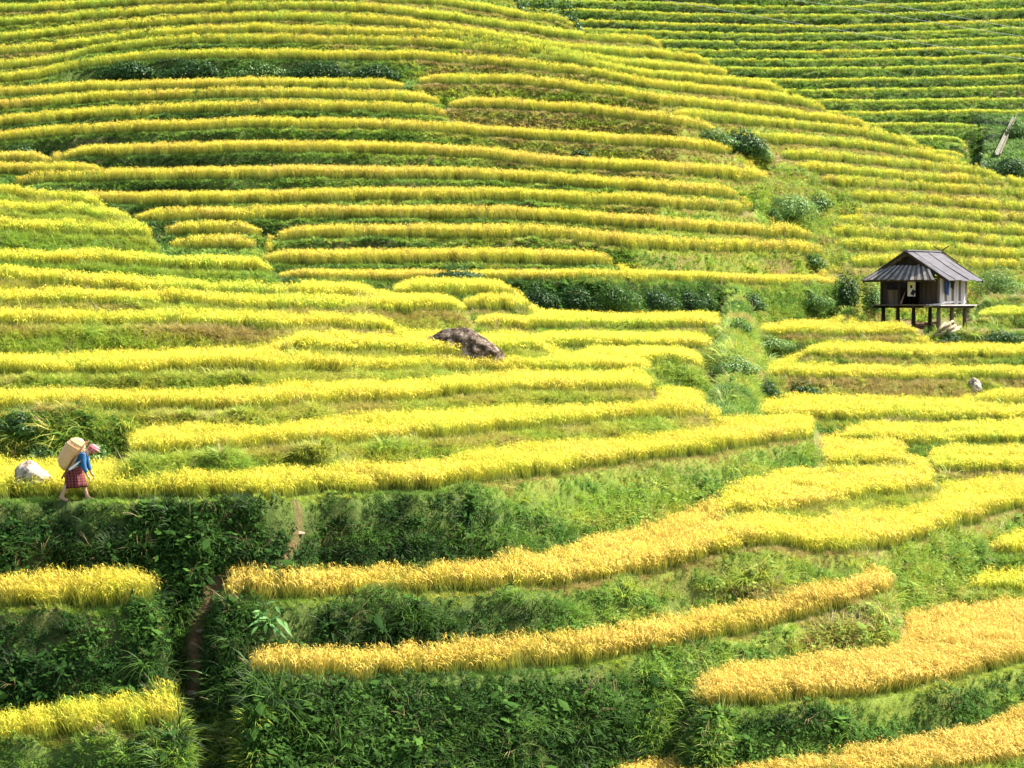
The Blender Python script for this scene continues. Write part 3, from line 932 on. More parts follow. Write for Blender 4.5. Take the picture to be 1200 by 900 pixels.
def bank_points(key, dens, EDGE=0.6):
    L, S = BYKEY[key], SEG[key]
    ok = ~np.isnan(S[:, 0]) & ~np.isnan(S[:, 2])
    cols = np.where(ok)[0]
    out = []
    du = US[1] - US[0]
    for cidx in cols:
        a, b = S[cidx, 2], S[cidx, 0]
        ln = math.hypot(b - a, S[cidx, 3])
        n = rng.poisson(ln * du * b * dens)
        t = rng.random(n)
        out.append(np.stack([US[cidx] + (rng.random(n) - .5) * du, a + (b - a) * t, np.full(n, PXS[cidx]), np.zeros(n), 1 - (1 - EDGE) * np.clip((t - 0.45) / 0.55, 0, 1)], -1))
        # the verge on top of the edge
        v = spec(L['verge'], PXS[cidx])
        n = rng.poisson((v + 0.2) * du * b * dens * 2.6)
        out.append(np.stack([US[cidx] + (rng.random(n) - .5) * du, b + (v + 0.22) * rng.random(n) - 0.08, np.full(n, PXS[cidx]), np.ones(n), np.full(n, EDGE)], -1))
    if not out: return None
    return np.concatenate(out)


def path_clear(P):
    k = np.ones(len(P), bool)
    for a, b in zip(PATH3[:-1], PATH3[1:]):
        for t in np.linspace(0, 1, 7):
            p = a + (b - a) * t
            k &= np.sqrt(((P - p) ** 2).sum(1)) > (0.12 if p[2] > -6.2 else 0.24) + 0.14 * noise2(P[:, 0] * 2.3, P[:, 2] * 2.3, 43)
    return k


def bank_obj(keys, libname, dens, label, size=1.0, name="bank_grass", extra=None, NA=0.5, VG=0.28, EDGE=0.6):
    PP, TT, WW, SZ = [], [], [], []
    for k in keys:
        q = bank_points(k, dens, EDGE)
        if q is None or len(q) == 0: continue
        L = BYKEY[k]
        u, d, px, vg, sz = q.T
        SZ.append(sz)
        X = u * d
        tint = np.array([spec(L['bank'], p) for p in px]) + (noise2(X * 0.5, d * 0.5 + 3 * ground(u, d), 31) - 0.5) * NA + (noise2(X * 0.16, d * 0.2 + 1.1 * ground(u, d), 37) - 0.5) * NA * 0.6 + vg * VG + rng.normal(0, 0.06, len(X))  # bank tint brings painted sun and shade into the plants' colour
        PP.append(np.stack([X, d, ground(u, d)], -1)); TT.append(np.clip(tint, 0, 1))
        lf = (1 - 0.95 * vg) * np.array([spec(L['leafy'], p) for p in px]) * np.clip(0.4 + 1.4 * (noise2(X * 0.7, d * 0.7 + ground(u, d), 33) - 0.15), 0, 1.3)
        WW.append(rng.random(len(X)) < lf)
    if extra is not None:
        for a, b in zip((PP, TT, WW), extra): a.append(b)
        SZ.append(np.ones(len(extra[0])))
    P, tint, weed, SZ = np.concatenate(PP), np.concatenate(TT), np.concatenate(WW), np.concatenate(SZ)
    keep = path_clear(P) if P[:, 1].min() < 58 else np.ones(len(P), bool)
    for b in CLEAR[:3]:
        keep &= ((P[:, 0] - b[0]) / b[2]) ** 2 + ((P[:, 1] - b[1]) / b[3]) ** 2 > 0.55
    P, tint, weed, SZ = P[keep], tint[keep], weed[keep], SZ[keep]
    n = len(P)
    rot = euler_tilt(rng.uniform(0, 6.283, n), rng.normal(0.35, 0.22, n), rng.normal(0.0, 0.2, n))
    s = SZ * size * rng.uniform(0.65, 1.35, n) * (0.75 + 0.6 * noise2(P[:, 0] * 0.8, P[:, 1] * 0.8 + P[:, 2], 35))
    scl = np.stack([s, s, s], -1)
    idx = rng.integers(0, 4, n)
    if libname == "bank":
        idx = idx + 4 * weed
        r_ = rng.random(n)
        tall = noise2(P[:, 0] * 0.6, P[:, 1] * 0.6 + P[:, 2], 71)
        idx = np.where(r_ < 0.09 * np.clip((tall - 0.45) * 4, 0, 1), 8 + rng.integers(0, 3, n), idx)
        idx = np.where((r_ > 0.975) & (SZ > 0.8), 11, idx)
        idx = np.where((r_ > 0.93) & (r_ <= 0.975) & weed, 12, idx)
    return scatter(name, libname, P, rot, scl, idx, tint, label, "bank grass")


def fill_points(x0, x1, y0, y1, n, tint, leafy, dmin=44.0):
    """plants over slopes between the fields (gully, ends of banks): places found by looking at the land there"""
    P = np.array([hit(rng.uniform(x0, x1), rng.uniform(y0, y1), dmin) for _ in range(n)])
    return P, np.clip(tint + rng.normal(0, 0.12, n), 0, 1), rng.random(n) < leafy


def join(*fs):
    return [np.concatenate(c) for c in zip(*fs)]


near_extra = join(fill_points(158, 305, 590, 900, 2300, 0.10, 0.6), fill_points(180, 300, 840, 905, 350, 0.62, 0.05), fill_points(755, 850, 755, 905, 700, 0.5, 0.4),
                  fill_points(1040, 1150, 625, 715, 420, 0.62, 0.25), fill_points(255, 830, 800, 905, 1300, 0.12, 0.75), fill_points(0, 150, 485, 556, 420, 0.35, 0.5, 55.5))
bank_obj(['L1', 'L2', 'L3', 'F1', 'F2', 'F3'], "bank", 72, "dense green weeds and grass on the tall near banks", 1.0, extra=near_extra, NA=0.75, VG=0.5, EDGE=0.36)
bank_obj(['A2', 'A3', 'A4', 'A4b', 'A5', 'A6', 'A7', 'A8', 'A9', 'A9b', 'A10', 'S1', 'S2', 'R1', 'R2', 'F4'], "bank", 96,
         "short yellow-green grass on the low banks of the left slope", 0.9, NA=0.34, VG=0.10, EDGE=0.72)
gully = join(fill_points(826, 915, 375, 490, 1300, 0.64, 0.14, 80), fill_points(885, 1010, 195, 305, 1300, 0.62, 0.3, 100), fill_points(930, 1040, 325, 395, 500, 0.45, 0.4, 100),
             fill_points(1085, 1200, 315, 405, 800, 0.6, 0.3, 100), fill_points(960, 1200, 200, 320, 500, 0.75, 0.1, 100), fill_points(760, 860, 420, 475, 400, 0.65, 0.2, 80),
             fill_points(597, 850, 334, 369, 1500, 0.16, 0.75, 80), fill_points(850, 990, 338, 370, 500, 0.55, 0.4, 90))
bank_obj(['M1', 'M2', 'M3', 'M4', 'M5', 'M6', 'H0', 'HB', 'HC', 'H1', 'H2', 'H3', 'H3b', 'H4', 'H5', 'H6'], "bank", 46,
         "green grass and weeds on the banks below and around the hut", 1.0, extra=gully, NA=0.8)
def saddle_points():
    out = []
    for c in np.where(PXS < 345)[0]:
        for k in ('A10', 'A9b', 'A9', 'A8'):
            if not np.isnan(SEG[k][c, 1]):
                a = SEG[k][c, 1]
                n = rng.poisson((112 - a) * (US[1] - US[0]) * 100 * 9)
                out.append(np.stack([US[c] + (rng.random(n) - .5) * (US[1] - US[0]), a + (112 - a) * rng.random(n)], -1))
                break
    q = np.concatenate(out)
    P = np.stack([q[:, 0] * q[:, 1], q[:, 1], ground(q[:, 0], q[:, 1])], -1)
    return P, np.clip(rng.normal(0.5, 0.15, len(P)), 0, 1), np.zeros(len(P), bool)


bank_obj([k for k in left_keys if k not in ('M4', 'M5')] + right_keys, "bank_far", 34, "olive and straw-coloured grass on the banks of the middle hill", 0.85, extra=saddle_points())
bank_obj([L['key'] for L in LINES if L['layer'] == 2], "bank_far", 11, "dark green grass on the banks of the far hill", 1.5)

# ------------------------------------------------------------------ boulders and stones
from mathutils import noise as mno
import bmesh


def rock_mesh(name, size, seed, mat, rough=0.28, sub=5, profile=None):
    bm = bmesh.new()
    bmesh.ops.create_icosphere(bm, subdivisions=sub, radius=1.0)
    off = Vector((seed * 7.1, seed * 3.3, seed * 1.7))
    for v in bm.verts:
        p = v.co.copy()
        f = 1.0 + rough * (mno.fractal(p * 1.3 + off, 1.0, 2.0, 3) * 1.1) + rough * 0.45 * mno.ridged_multi_fractal(p * 3.2 + off, 0.9, 2.2, 4, 1.0, 2.0) * 0.3
        f -= 0.05 * max(0, mno.noise(p * 9 + off))
        f -= 0.03 * abs(mno.noise(p * 21 + off))
        q = Vector((p.x * f, p.y * f, max(p.z, -0.35) * f))
        if profile: q.z *= profile(q.x)
        v.co = Vector((q.x * size[0], q.y * size[1], q.z * size[2]))
    me = bpy.data.meshes.new(name)
    bm.to_mesh(me); bm.free()
    me.polygons.foreach_set("use_smooth", [sub >= 5] * len(me.polygons))
    me.materials.append(mat)
    o = bpy.data.objects.new(name, me)
    COL.objects.link(o)
    return o


def stone_mat(name, dark, mid, lite, scale):
    m, nt, out = new_mat(name)
    a = noise_tex(nt, scale, 8, 0.72)
    tc = N(nt, "ShaderNodeTexCoord")
    vo = N(nt, "ShaderNodeTexVoronoi")
    vo.inputs["Scale"].default_value = scale * 3.2
    nt.links.new(tc.outputs["Object"], vo.inputs[0])
    c = ramp(nt, a, [(0.38, dark), (0.5, mid), (0.64, lite)])
    c = mixc(nt, ramp(nt, vo.outputs["Distance"], [(0.05, (1, 1, 1)), (0.3, (0, 0, 0))]), c, dark)
    p = N(nt, "ShaderNodeBsdfPrincipled")
    p.inputs["Roughness"].default_value = 0.95
    p.inputs["Specular IOR Level"].default_value = 0.15
    nt.links.new(c, p.inputs["Base Color"])
    b = N(nt, "ShaderNodeBump")
    b.inputs["Strength"].default_value = 1.0
    b.inputs["Distance"].default_value = 0.06
    nt.links.new(noise_tex(nt, scale * 3, 8, 0.75), b.inputs["Height"])
    nt.links.new(b.outputs[0], p.inputs["Normal"])
    nt.links.new(p.outputs[0], out.inputs[0])
    return m


M_ROCK = stone_mat("weathered_rock", (0.018, 0.012, 0.009), (0.105, 0.075, 0.053), (0.36, 0.29, 0.23), 4.2)
M_WROCK = stone_mat("white_rock", (0.12, 0.09, 0.07), (0.40, 0.34, 0.28), (0.55, 0.48, 0.42), 4.0)
rk = rock_mesh("boulder", (ROCK_W * 0.55, 0.75, ROCK_W * 0.36), 4, M_ROCK, 0.15, 6, lambda x: 1.0 - 0.30 * max(0, x - 0.1) - 0.25 * max(0, -x - 0.3))
rk.location = Vector(at(539, 415, ROCK[1] + 0.25)) + Vector((0, 0, -0.06))
tag(rk, "large pitted grey-brown boulder standing alone in the pale yellow rice", "boulder")
wr = rock_mesh("boulder", (0.43, 0.36, 0.36), 9, M_WROCK, 0.22, 5, lambda x: 1.0 - 0.45 * max(0, x))
wr.location = Vector(at(36, 560, 55.0))
tag(wr, "pale white boulder half sunk in the grass behind the walking person", "boulder")
p = hit(1143, 458, 85)
ws = rock_mesh("stone", (0.30, 0.22, 0.42), 5, M_WROCK, 0.2, 4)
ws.location, ws.rotation_euler = p + np.array([0, 0.0, 0.12]), (0, R_(-28), 0.4)
tag(ws, "small white stone sticking out of the bank below the hut", "stone")
p = hit(1092, 719, 50)
s2 = rock_mesh("stone", (0.10, 0.09, 0.09), 6, M_WROCK, 0.2, 3); s2.location = p + np.array([0, -0.05, 0.06])
tag(s2, "lower of two small whitish stones at the top of the wide golden field", "stone")
p = hit(1101, 714, 50)
s3 = rock_mesh("stone", (0.13, 0.1, 0.10), 8, stone_mat("pink_stone", (0.2, 0.12, 0.09), (0.4, 0.28, 0.2), (0.5, 0.36, 0.28), 5), 0.2, 3); s3.location = p + np.array([0, -0.05, 0.06])
tag(s3, "pinkish stone just above the small white one beside the wide golden field", "stone")
M_PSTONE = stone_mat("path_stone", (0.16, 0.10, 0.06), (0.33, 0.23, 0.15), (0.48, 0.38, 0.28), 5)
for i, (x, y, w, lb) in enumerate([(350, 624, 0.13, "pale stepping stone on the upper bend of the dirt path"),
                                   (329, 660, 0.15, "reddish tan stone just above the golden strip where the path turns"), (226, 811, 0.2, "broad reddish stone at the foot of the dirt path"),
                                   (233, 738, 0.15, "small earthy stone midway down the dirt path")]):
    p = hit(x, y)
    st = rock_mesh("stone", (w, w * 0.75, w * 0.42), 20 + i, M_PSTONE, 0.18, 3)
    st.location = p + np.array([0, 0.06, -0.03])
    tag(st, lb, "stone", "stones along the dirt path")
p = hit(973, 214, 100)
M_STUMP = surf("dark_stump", [(0.3, (0.05, 0.03, 0.02)), (0.7, (0.16, 0.09, 0.05))], 8, 0.95, 0.6, 20)
mb = MB().tube([(0, 0, -0.15), (0.02, 0, 0.1), (0.0, 0.02, 0.34), (-0.03, 0, 0.44)], [0.30, 0.24, 0.20, 0.13], 9)
for k in range(4):
    w = k * 1.6
    mb.tube([(0.16 * math.cos(w), 0.16 * math.sin(w), 0.08), (0.42 * math.cos(w), 0.42 * math.sin(w), -0.12)], [0.09, 0.03], 5)
sp = mb.build("tree_stump", M_STUMP, None, True, tuple(p))
tag(sp, "small dark brown stump on the sunlit slope above the hut", "stump")

# ------------------------------------------------------------------ bushes and trees


def leaf_cloud(lobes, n, leaf, seed, r=None):
    r = random.Random(seed)
    V, F = [], []
    wts = [l[3] * l[4] * l[5] for l in lobes]
    for k in range(n):
        cx, cy, cz, rx, ry, rz = r.choices(lobes, wts)[0]
        d = Vector((r.gauss(0, 1), r.gauss(0, 1), r.gauss(0, 1))).normalized()
        s = r.uniform(0.5, 1.0) ** 0.5 * r.uniform(0.85, 1.1)
        p = Vector((cx + d.x * rx * s, cy + d.y * ry * s, cz + d.z * rz * s))
        nrm = (d + Vector((r.uniform(-.7, .7), r.uniform(-.7, .7), r.uniform(-.2, .9)))).normalized()
        a = nrm.cross(Vector((r.uniform(-1, 1), r.uniform(-1, 1), r.uniform(-1, 1)))).normalized()
        b = nrm.cross(a)
        q = leaf * r.uniform(0.55, 1.35)
        n0 = len(V)
        V += [tuple(p - a * q), tuple(p - b * q * 0.5), tuple(p + a * q), tuple(p + b * q * 0.5)]
        F.append((n0, n0 + 1, n0 + 2, n0 + 3))
    return V, F


def bush(px, ybase, wpx, hpx, mat, label, n=900, leaf=0.09, dmin=44.0, d=None, name="bush", cat="bush", group=None, depth=0.7, lobes=5, seed=None, trunk_h=0.0):
    seed = seed if seed is not None else int(px * 7 + ybase)
    r = random.Random(seed)
    P = hit(px, ybase, dmin) if d is None else None
    if P is None:
        P = at(px, ybase, d)
        P[2] = gz(P[0], P[1])
    sc_ = P[1] / FPX
    W, H = wpx * sc_, hpx * sc_
    base = empty(name, tuple(P))
    tag(base, label, cat, group)
    L = []
    for k in range(lobes):
        t = (k + 0.5) / lobes * 2 - 1
        rr = W * r.uniform(0.22, 0.34)
        hh = H * r.uniform(0.30, 0.46) * (1 - 0.25 * abs(t))
        L.append((t * (W / 2 - rr * 0.7), r.uniform(-.2, .2) * W * depth, trunk_h + hh * r.uniform(0.85, 1.15), rr, rr * depth + 0.05, hh))
    L.append((0, 0, trunk_h + H * 0.5, W * 0.30, W * 0.28 * depth, H * 0.48))
    V, F = leaf_cloud(L, int(n * 2.2), leaf * 0.62, seed)
    mesh_obj("crown" if trunk_h else "foliage", V, F, mat, base)
    mb = MB()
    for k in range(4):
        l = L[k % len(L)]
        mb.tube([(r.uniform(-.1, .1) * W, 0, -0.25), (l[0] * 0.5, l[1] * 0.5, l[2] * 0.5), (l[0], l[1], l[2] + l[5] * 0.3)], [0.03 + 0.02 * H + 0.03 * trunk_h, 0.022 + 0.012 * H, 0.008], 5)
    mb.build("trunk" if trunk_h else "stem", M_BARK, base)
    return base


bush(870, 183, 64, 36, M_BUSH_DARK, "round dark green bush at the end of the terraces above the green gully", 1500, 0.13, 100)
bush(835, 172, 62, 24, M_BUSH_MID, "low spreading grey-green bush to the left of the round dark bush", 900, 0.12, 100)
bush(893, 190, 28, 20, M_BUSH_PALE, "small pale bush just below the round dark bush", 400, 0.11, 100)
bush(925, 258, 84, 34, M_BUSH_PALE, "wide pale green bush on the grassy shoulder left of the hut", 1300, 0.12, 100)
bush(960, 246, 40, 22, M_BUSH_MID, "small mid-green bush on the grassy shoulder, nearest the sunlit rice", 500, 0.11, 100)
bush(905, 262, 26, 20, M_BUSH_MID, "compact grey-green bush at the lower left of the wide pale bush", 400, 0.11, 100)
bush(535, 333, 72, 23, M_BUSH_DARK, "isolated dark green bush on the bank left of the long hedge", 1300, 0.085, 80)
hx = [(628, 62, 36, M_BUSH_DARK), (672, 70, 36, M_BUSH_DARK), (718, 70, 36, M_BUSH_MID), (762, 66, 34, M_BUSH_DARK), (802, 56, 32, M_BUSH_DARK)]
hl = ["dark leafy clump at the left end of the long hedge bank", "dark leafy clump second from the left end of the hedge bank", "mid-green leafy clump in the middle of the hedge bank",
      "dark leafy clump right of the middle of the hedge bank", "dark leafy clump at the right end of the hedge bank"]
for (x, w, h, m), lb in zip(hx, hl):
    bush(x, 368, w, h, m, lb, 1700, 0.085, 80, group="leafy clumps making the hedge bank", depth=0.35)
bush(880, 366, 40, 26, M_BUSH_DARK, "dark bush on the green slope right of the hedge bank", 900, 0.09, 80)
bush(828, 362, 26, 22, M_BUSH_MID, "small green bush just past the right end of the hedge bank", 500, 0.09, 80)
bush(950, 366, 56, 26, M_BUSH_MID, "grassy green bush on the slope left of the hut's posts", 1000, 0.10, 90)
bush(992, 362, 34, 50, M_BUSH_DARK, "tall dark bush on the steep bank left of the hut", 1100, 0.10, 90)
bush(1020, 368, 40, 40, M_BUSH_MID, "leafy bush close against the left corner of the hut", 1000, 0.10, 90)
bush(953, 316, 36, 22, M_BUSH_MID, "tufted green bush on the brown bank above the slope", 600, 0.10, 90)
bush(866, 392, 34, 22, M_BUSH_MID, "small green bush high in the gully right of the hedge-foot strip", 500, 0.08, 80)
bush(897, 474, 46, 34, M_BUSH_DARK, "dark bush at the left foot of the bank with the white stone", 1000, 0.09, 70)
bush(938, 472, 50, 30, M_BUSH_DARK, "dark green bush under the bank's shaded left end, beside the gully", 900, 0.09, 80)
bush(900, 412, 60, 20, M_BUSH_PALE, "pale green bush at the left tip of the strip level with the hut's posts", 900, 0.09, 80)
bush(862, 440, 60, 26, M_BUSH_PALE, "pale weedy bush in the middle of the gully", 900, 0.09, 70)
bush(1112, 405, 40, 18, M_BUSH_DARK, "dark leafy bush just below the log pile", 700, 0.09, 90)
bush(1168, 404, 66, 20, M_BUSH_DARK, "long dark bush on the bank right of the log pile", 1000, 0.09, 90)
bush(1170, 346, 70, 36, M_BUSH_PALE, "pale green bush on the slope right of the hut's roof", 1300, 0.10, 100)
bush(20, 512, 52, 32, M_BUSH_DARK, "dark green bush by the left edge above the white boulder", 1100, 0.07, 52)
bush(105, 556, 96, 42, M_BUSH_MID, "dark green bush directly behind the walking person", 2000, 0.07, 54.6)
bush(50, 545, 60, 30, M_BUSH_PALE, "straw-green weedy bush growing over the white boulder", 900, 0.07, 54.6)
for x, w, h, m, lb in [(150, 80, 26, M_BUSH_DARK, "dark shrub at the left end of the overgrown upper bank"), (225, 90, 27, M_BUSH_DARK, "dark shrub second from the left on the overgrown upper bank"),
                       (300, 90, 25, M_BUSH_MID, "lighter shrub in the middle of the overgrown upper bank"), (375, 90, 25, M_BUSH_DARK, "dark shrub right of the middle of the overgrown upper bank"),
                       (440, 66, 22, M_BUSH_DARK, "dark shrub at the right end of the overgrown upper bank")]:
    bush(x, 95, w, h, m, lb, 1300, 0.13, 100, group="shrubs on the overgrown upper bank", depth=0.3)
bush(683, 188, 28, 16, M_BUSH_DARK, "small round bush alone on a brown bank high on the hill", 400, 0.11, 100)
bush(25, 186, 60, 17, M_BUSH_DARK, "dark bush on the bank at the far left of the middle hill", 700, 0.11, 100)
bush(1150, 200, 42, 20, M_BUSH_DARK, "dark bush at the foot of the pale channel", 800, 0.17, 190)
bush(1185, 208, 46, 30, M_BUSH_DARK, "dark bush at the right edge below the pale channel", 900, 0.17, 190)
bush(1192, 164, 34, 26, M_BUSH_MID, "green bush at the right edge beside the pale channel", 700, 0.16, 190)
for x, d, w, top, lb in [(604, 172, 60, -26, "leftmost dark tree behind the crest at the top edge"), (638, 174, 64, -30, "middle dark tree behind the crest at the top edge"),
                         (664, 176, 44, -16, "rightmost dark tree behind the crest, next to the far rows")]:
    q = at(x, top, d); g = gz(q[0], q[1])
    hp = (q[2] - g) / (d / FPX)
    bush(x, 100, w, hp * 0.62, M_BUSH_DARK, lb, 1800, 0.2, d=d, name="tree", cat="tree", group="dark trees behind the crest", trunk_h=(q[2] - g) * 0.36)

# the broad-leaved plant below the golden strip
pl0 = hit(317, 735)
plant = empty("leafy_plant", tuple(pl0))
tag(plant, "broad-leaved bright green plant hanging on the dark bank below the golden rice", "plant")
LV = [(314, 724, 301, 725, 8), (316, 728, 328, 721, 8), (307, 727, 291, 733, 8), (302, 734, 294, 744, 7), (312, 731, 311, 743, 8), (316, 731, 324, 738, 7), (324, 724, 334, 735, 9),
      (332, 732, 343, 746, 8), (322, 735, 337, 749, 6), (323, 710, 329, 719, 7), (305, 716, 295, 717, 6), (303, 718, 299, 724, 6), (311, 708, 323, 704, 8), (333, 728, 338, 736, 6), (321, 737, 325, 746, 5),
      (308, 722, 316, 714, 6)]
for i, (x0, y0, x1, y1, w) in enumerate(LV):
    r = random.Random(i)
    dd = pl0[1] - 0.50 - 0.12 * r.random()
    a, b = Vector(at(x0, y0, dd + 0.06)), Vector(at(x1, y1, dd - 0.12 * r.random()))
    ax = (b - a); ln = ax.length
    side = ax.cross(Vector((r.uniform(-.3, .3), -0.6, 0.75))).normalized()
    up = side.cross(ax).normalized()
    wd = w * 54 / 2823 * 0.56
    V, F = [], []
    prof = [0.12, 0.7, 1.0, 0.82, 0.42, 0.02]
    for j, pw in enumerate(prof):
        t = j / 5
        c = a + ax * t + up * (0.20 * ln * (t - t * t)) - Vector((0, 0, 0.08 * ln * t * t))
        V += [c - side * wd * pw * 0.5 + up * wd * 0.1 * pw, c, c + side * wd * pw * 0.5 + up * wd * 0.1 * pw]
    for j in range(5):
        F += [(3 * j, 3 * j + 1, 3 * j + 4, 3 * j + 3), (3 * j + 1, 3 * j + 2, 3 * j + 5, 3 * j + 4)]
    V = [tuple(v - Vector(pl0)) for v in V]
    mesh_obj("leaf", V, F, M_BROAD, plant, True)
mb = MB()
for (x0, y0, x1, y1, w) in LV[:12]:
    e = Vector(at(x0, y0, pl0[1] - 0.34)) - Vector(pl0)
    mb.tube([(0, 0.05, -0.05), (e.x * 0.4, -0.12, e.z * 0.5 + 0.05), tuple(e)], [0.018, 0.013, 0.008], 5)
mb.build("stem", M_BROAD, plant)

# ------------------------------------------------------------------ the hut
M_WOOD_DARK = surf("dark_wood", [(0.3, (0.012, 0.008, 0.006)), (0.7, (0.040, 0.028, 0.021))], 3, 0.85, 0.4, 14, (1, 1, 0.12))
M_WOOD_BROWN = surf("brown_wood", [(0.3, (0.06, 0.04, 0.03)), (0.7, (0.16, 0.12, 0.09))], 3, 0.85, 0.4, 14, (1, 1, 0.12))
M_WOOD_WALL = surf("dark_wall_wood", [(0.3, (0.018, 0.012, 0.009)), (0.7, (0.065, 0.047, 0.036))], 3, 0.85, 0.4, 14, (1, 1, 0.12))  # very dark brown tone for the gable-end wall boards
M_WOOD_GREY = surf("weathered_grey_wood", [(0.3, (0.26, 0.24, 0.23)), (0.7, (0.52, 0.50, 0.48))], 3, 0.8, 0.35, 14, (1, 1, 0.15))
M_SHINGLE = surf("weathered_roof_board", [(0.3, (0.12, 0.11, 0.105)), (0.7, (0.36, 0.34, 0.325))], 4, 0.85, 0.4, 16, (1, 1, 0.2))
M_ROOF = surf("grey_roof_sheet", [(0.25, (0.11, 0.095, 0.09)), (0.45, (0.16, 0.15, 0.16)), (0.75, (0.22, 0.207, 0.22))], 2.3, 0.6, 0.3, 12, (0.5, 1.6, 1.0), 7)
M_LOG = surf("split_log", [(0.3, (0.20, 0.15, 0.09)), (0.7, (0.40, 0.33, 0.22))], 6, 0.8, 0.4, 20)
M_BLUE = surf("blue_cloth", [(0.3, (0.01, 0.035, 0.14)), (0.7, (0.02, 0.07, 0.26))], 5, 0.9, 0.2, 30)
M_BLACKCLOTH = surf("dark_cloth", [(0.3, (0.008, 0.008, 0.012)), (0.7, (0.02, 0.02, 0.03))], 5, 0.9)
M_PAPER = surf("pale_sheet", [(0.3, (0.50, 0.45, 0.40)), (0.7, (0.66, 0.61, 0.56))], 3, 0.8)

hut = empty("stilt_hut", tuple(HUT_N), R_(52))
tag(hut, "small dark wooden hut on stilts with a grey sheet roof", "hut")
HM = Matrix.Translation(Vector(HUT_N)) @ Matrix.Rotation(R_(52), 4, 'Z')


def hw(x, y, z=0.0):
    return HM @ Vector((x, y, z))


for i, (x, y) in enumerate([(0, 0), (1.35, 0), (2.7, 0), (0, 1.35), (0, 2.2), (0, 3.0), (2.7, 1.9)]):
    g = hw(x, y); zb = gz(g.x, g.y) - HUT_N[2]
    r = random.Random(i)
    MB().tube([(x + r.uniform(-.03, .03), y, zb - 0.25), (x, y, (zb) * 0.5), (x, y, -0.14)], [0.115 + r.uniform(-.02, .02), 0.10, 0.085 + r.uniform(-.01, .015)], 9).build("post", M_WOOD_BROWN if i < 3 else M_WOOD_DARK, hut, True)
for i, y in enumerate([-0.3, 1.0, 2.2, 3.15]):
    MB().box((1.15, y, -0.19), (3.75, 0.10, 0.11)).build("floor_beam", M_WOOD_DARK, hut)
for i in range(12):
    y = -0.5 + 3.8 * (i + 0.5) / 12
    r = random.Random(50 + i)
    x1 = 3.0 + r.uniform(-.06, .08)
    MB().box(((x1 - 0.72) / 2, y, -0.105 + r.uniform(-.008, .008)), (x1 + 0.72, 3.8 / 12 - 0.015, 0.055)).build("floor_board", M_WOOD_BROWN if y > 0 else M_WOOD_GREY, hut)
for (x, y) in [(0, 0), (2.75, 0), (0, 3.1), (2.75, 3.1), (0, 0.95), (0, 2.15)]:
    MB().box((x, y, 0.60), (0.11, 0.11, 1.36)).build("corner_post" if y in (0, 3.1) else "door_post", M_WOOD_DARK if x == 0 and y else M_WOOD_BROWN, hut)
MB().box((0.0, 1.55, 1.24), (0.12, 3.5, 0.10)).build("wall_beam", M_WOOD_DARK, hut)
MB().box((1.37, -0.01, 1.24), (3.2, 0.12, 0.10)).build("wall_beam", M_WOOD_BROWN, hut)
# boards of the gable-end wall: right of the opening, then left of it
for i in range(4):
    MB().box((0.02, 0.15 + i * 0.21, 0.53), (0.035, 0.2, 1.26)).build("wall_board", M_WOOD_WALL, hut)
for i in range(4):
    h = 0.72 if i < 3 else 1.26
    MB().box((0.02, 2.26 + i * 0.215, -0.08 + h / 2), (0.035, 0.205, h)).build("wall_board", M_WOOD_BROWN if i < 3 else M_WOOD_WALL, hut)
MB().box((-0.05, 2.55, 0.98), (0.05, 1.2, 0.05), Matrix.Rotation(R_(-9), 3, 'X')).build("rail", M_WOOD_DARK, hut)
# boards of the long wall that faces the sun
for i in range(11):
    r = random.Random(90 + i)
    m = M_WOOD_BROWN if i in (2, 5, 8) else M_WOOD_GREY
    MB().box((0.17 + i * 0.24, -0.01 + r.uniform(-.006, .006), 0.55), (0.225, 0.035, 1.24)).build("wall_board", m, hut)
MB().box((1.37, -0.035, 0.05), (2.75, 0.03, 0.08)).build("skirting_board", M_WOOD_GREY, hut)
# the two walls away from the viewer
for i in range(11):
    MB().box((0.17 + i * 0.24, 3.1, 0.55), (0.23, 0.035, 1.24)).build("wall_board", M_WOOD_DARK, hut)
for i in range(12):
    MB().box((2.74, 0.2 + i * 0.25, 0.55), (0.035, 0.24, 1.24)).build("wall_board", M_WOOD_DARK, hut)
# pale sheet pinned in the opening with a dark print on it
MB().box((-0.075, 1.43, 0.73), (0.02, 0.42, 0.82)).build("door_sheet", M_PAPER, hut)
mb = MB().box((-0.090, 1.43, 0.78), (0.012, 0.11, 0.14))
mb.build("sheet_print", M_BLACKCLOTH, hut)
MB().box((-0.090, 1.33, 0.50), (0.012, 0.20, 0.26), Matrix.Rotation(0.5, 3, 'X')).build("sheet_print", M_BLACKCLOTH, hut)
# roof: sheets on both slopes, each with its own ribs
RZ, EZ, RY, HALF = 2.5, 1.10, 1.55, 2.30


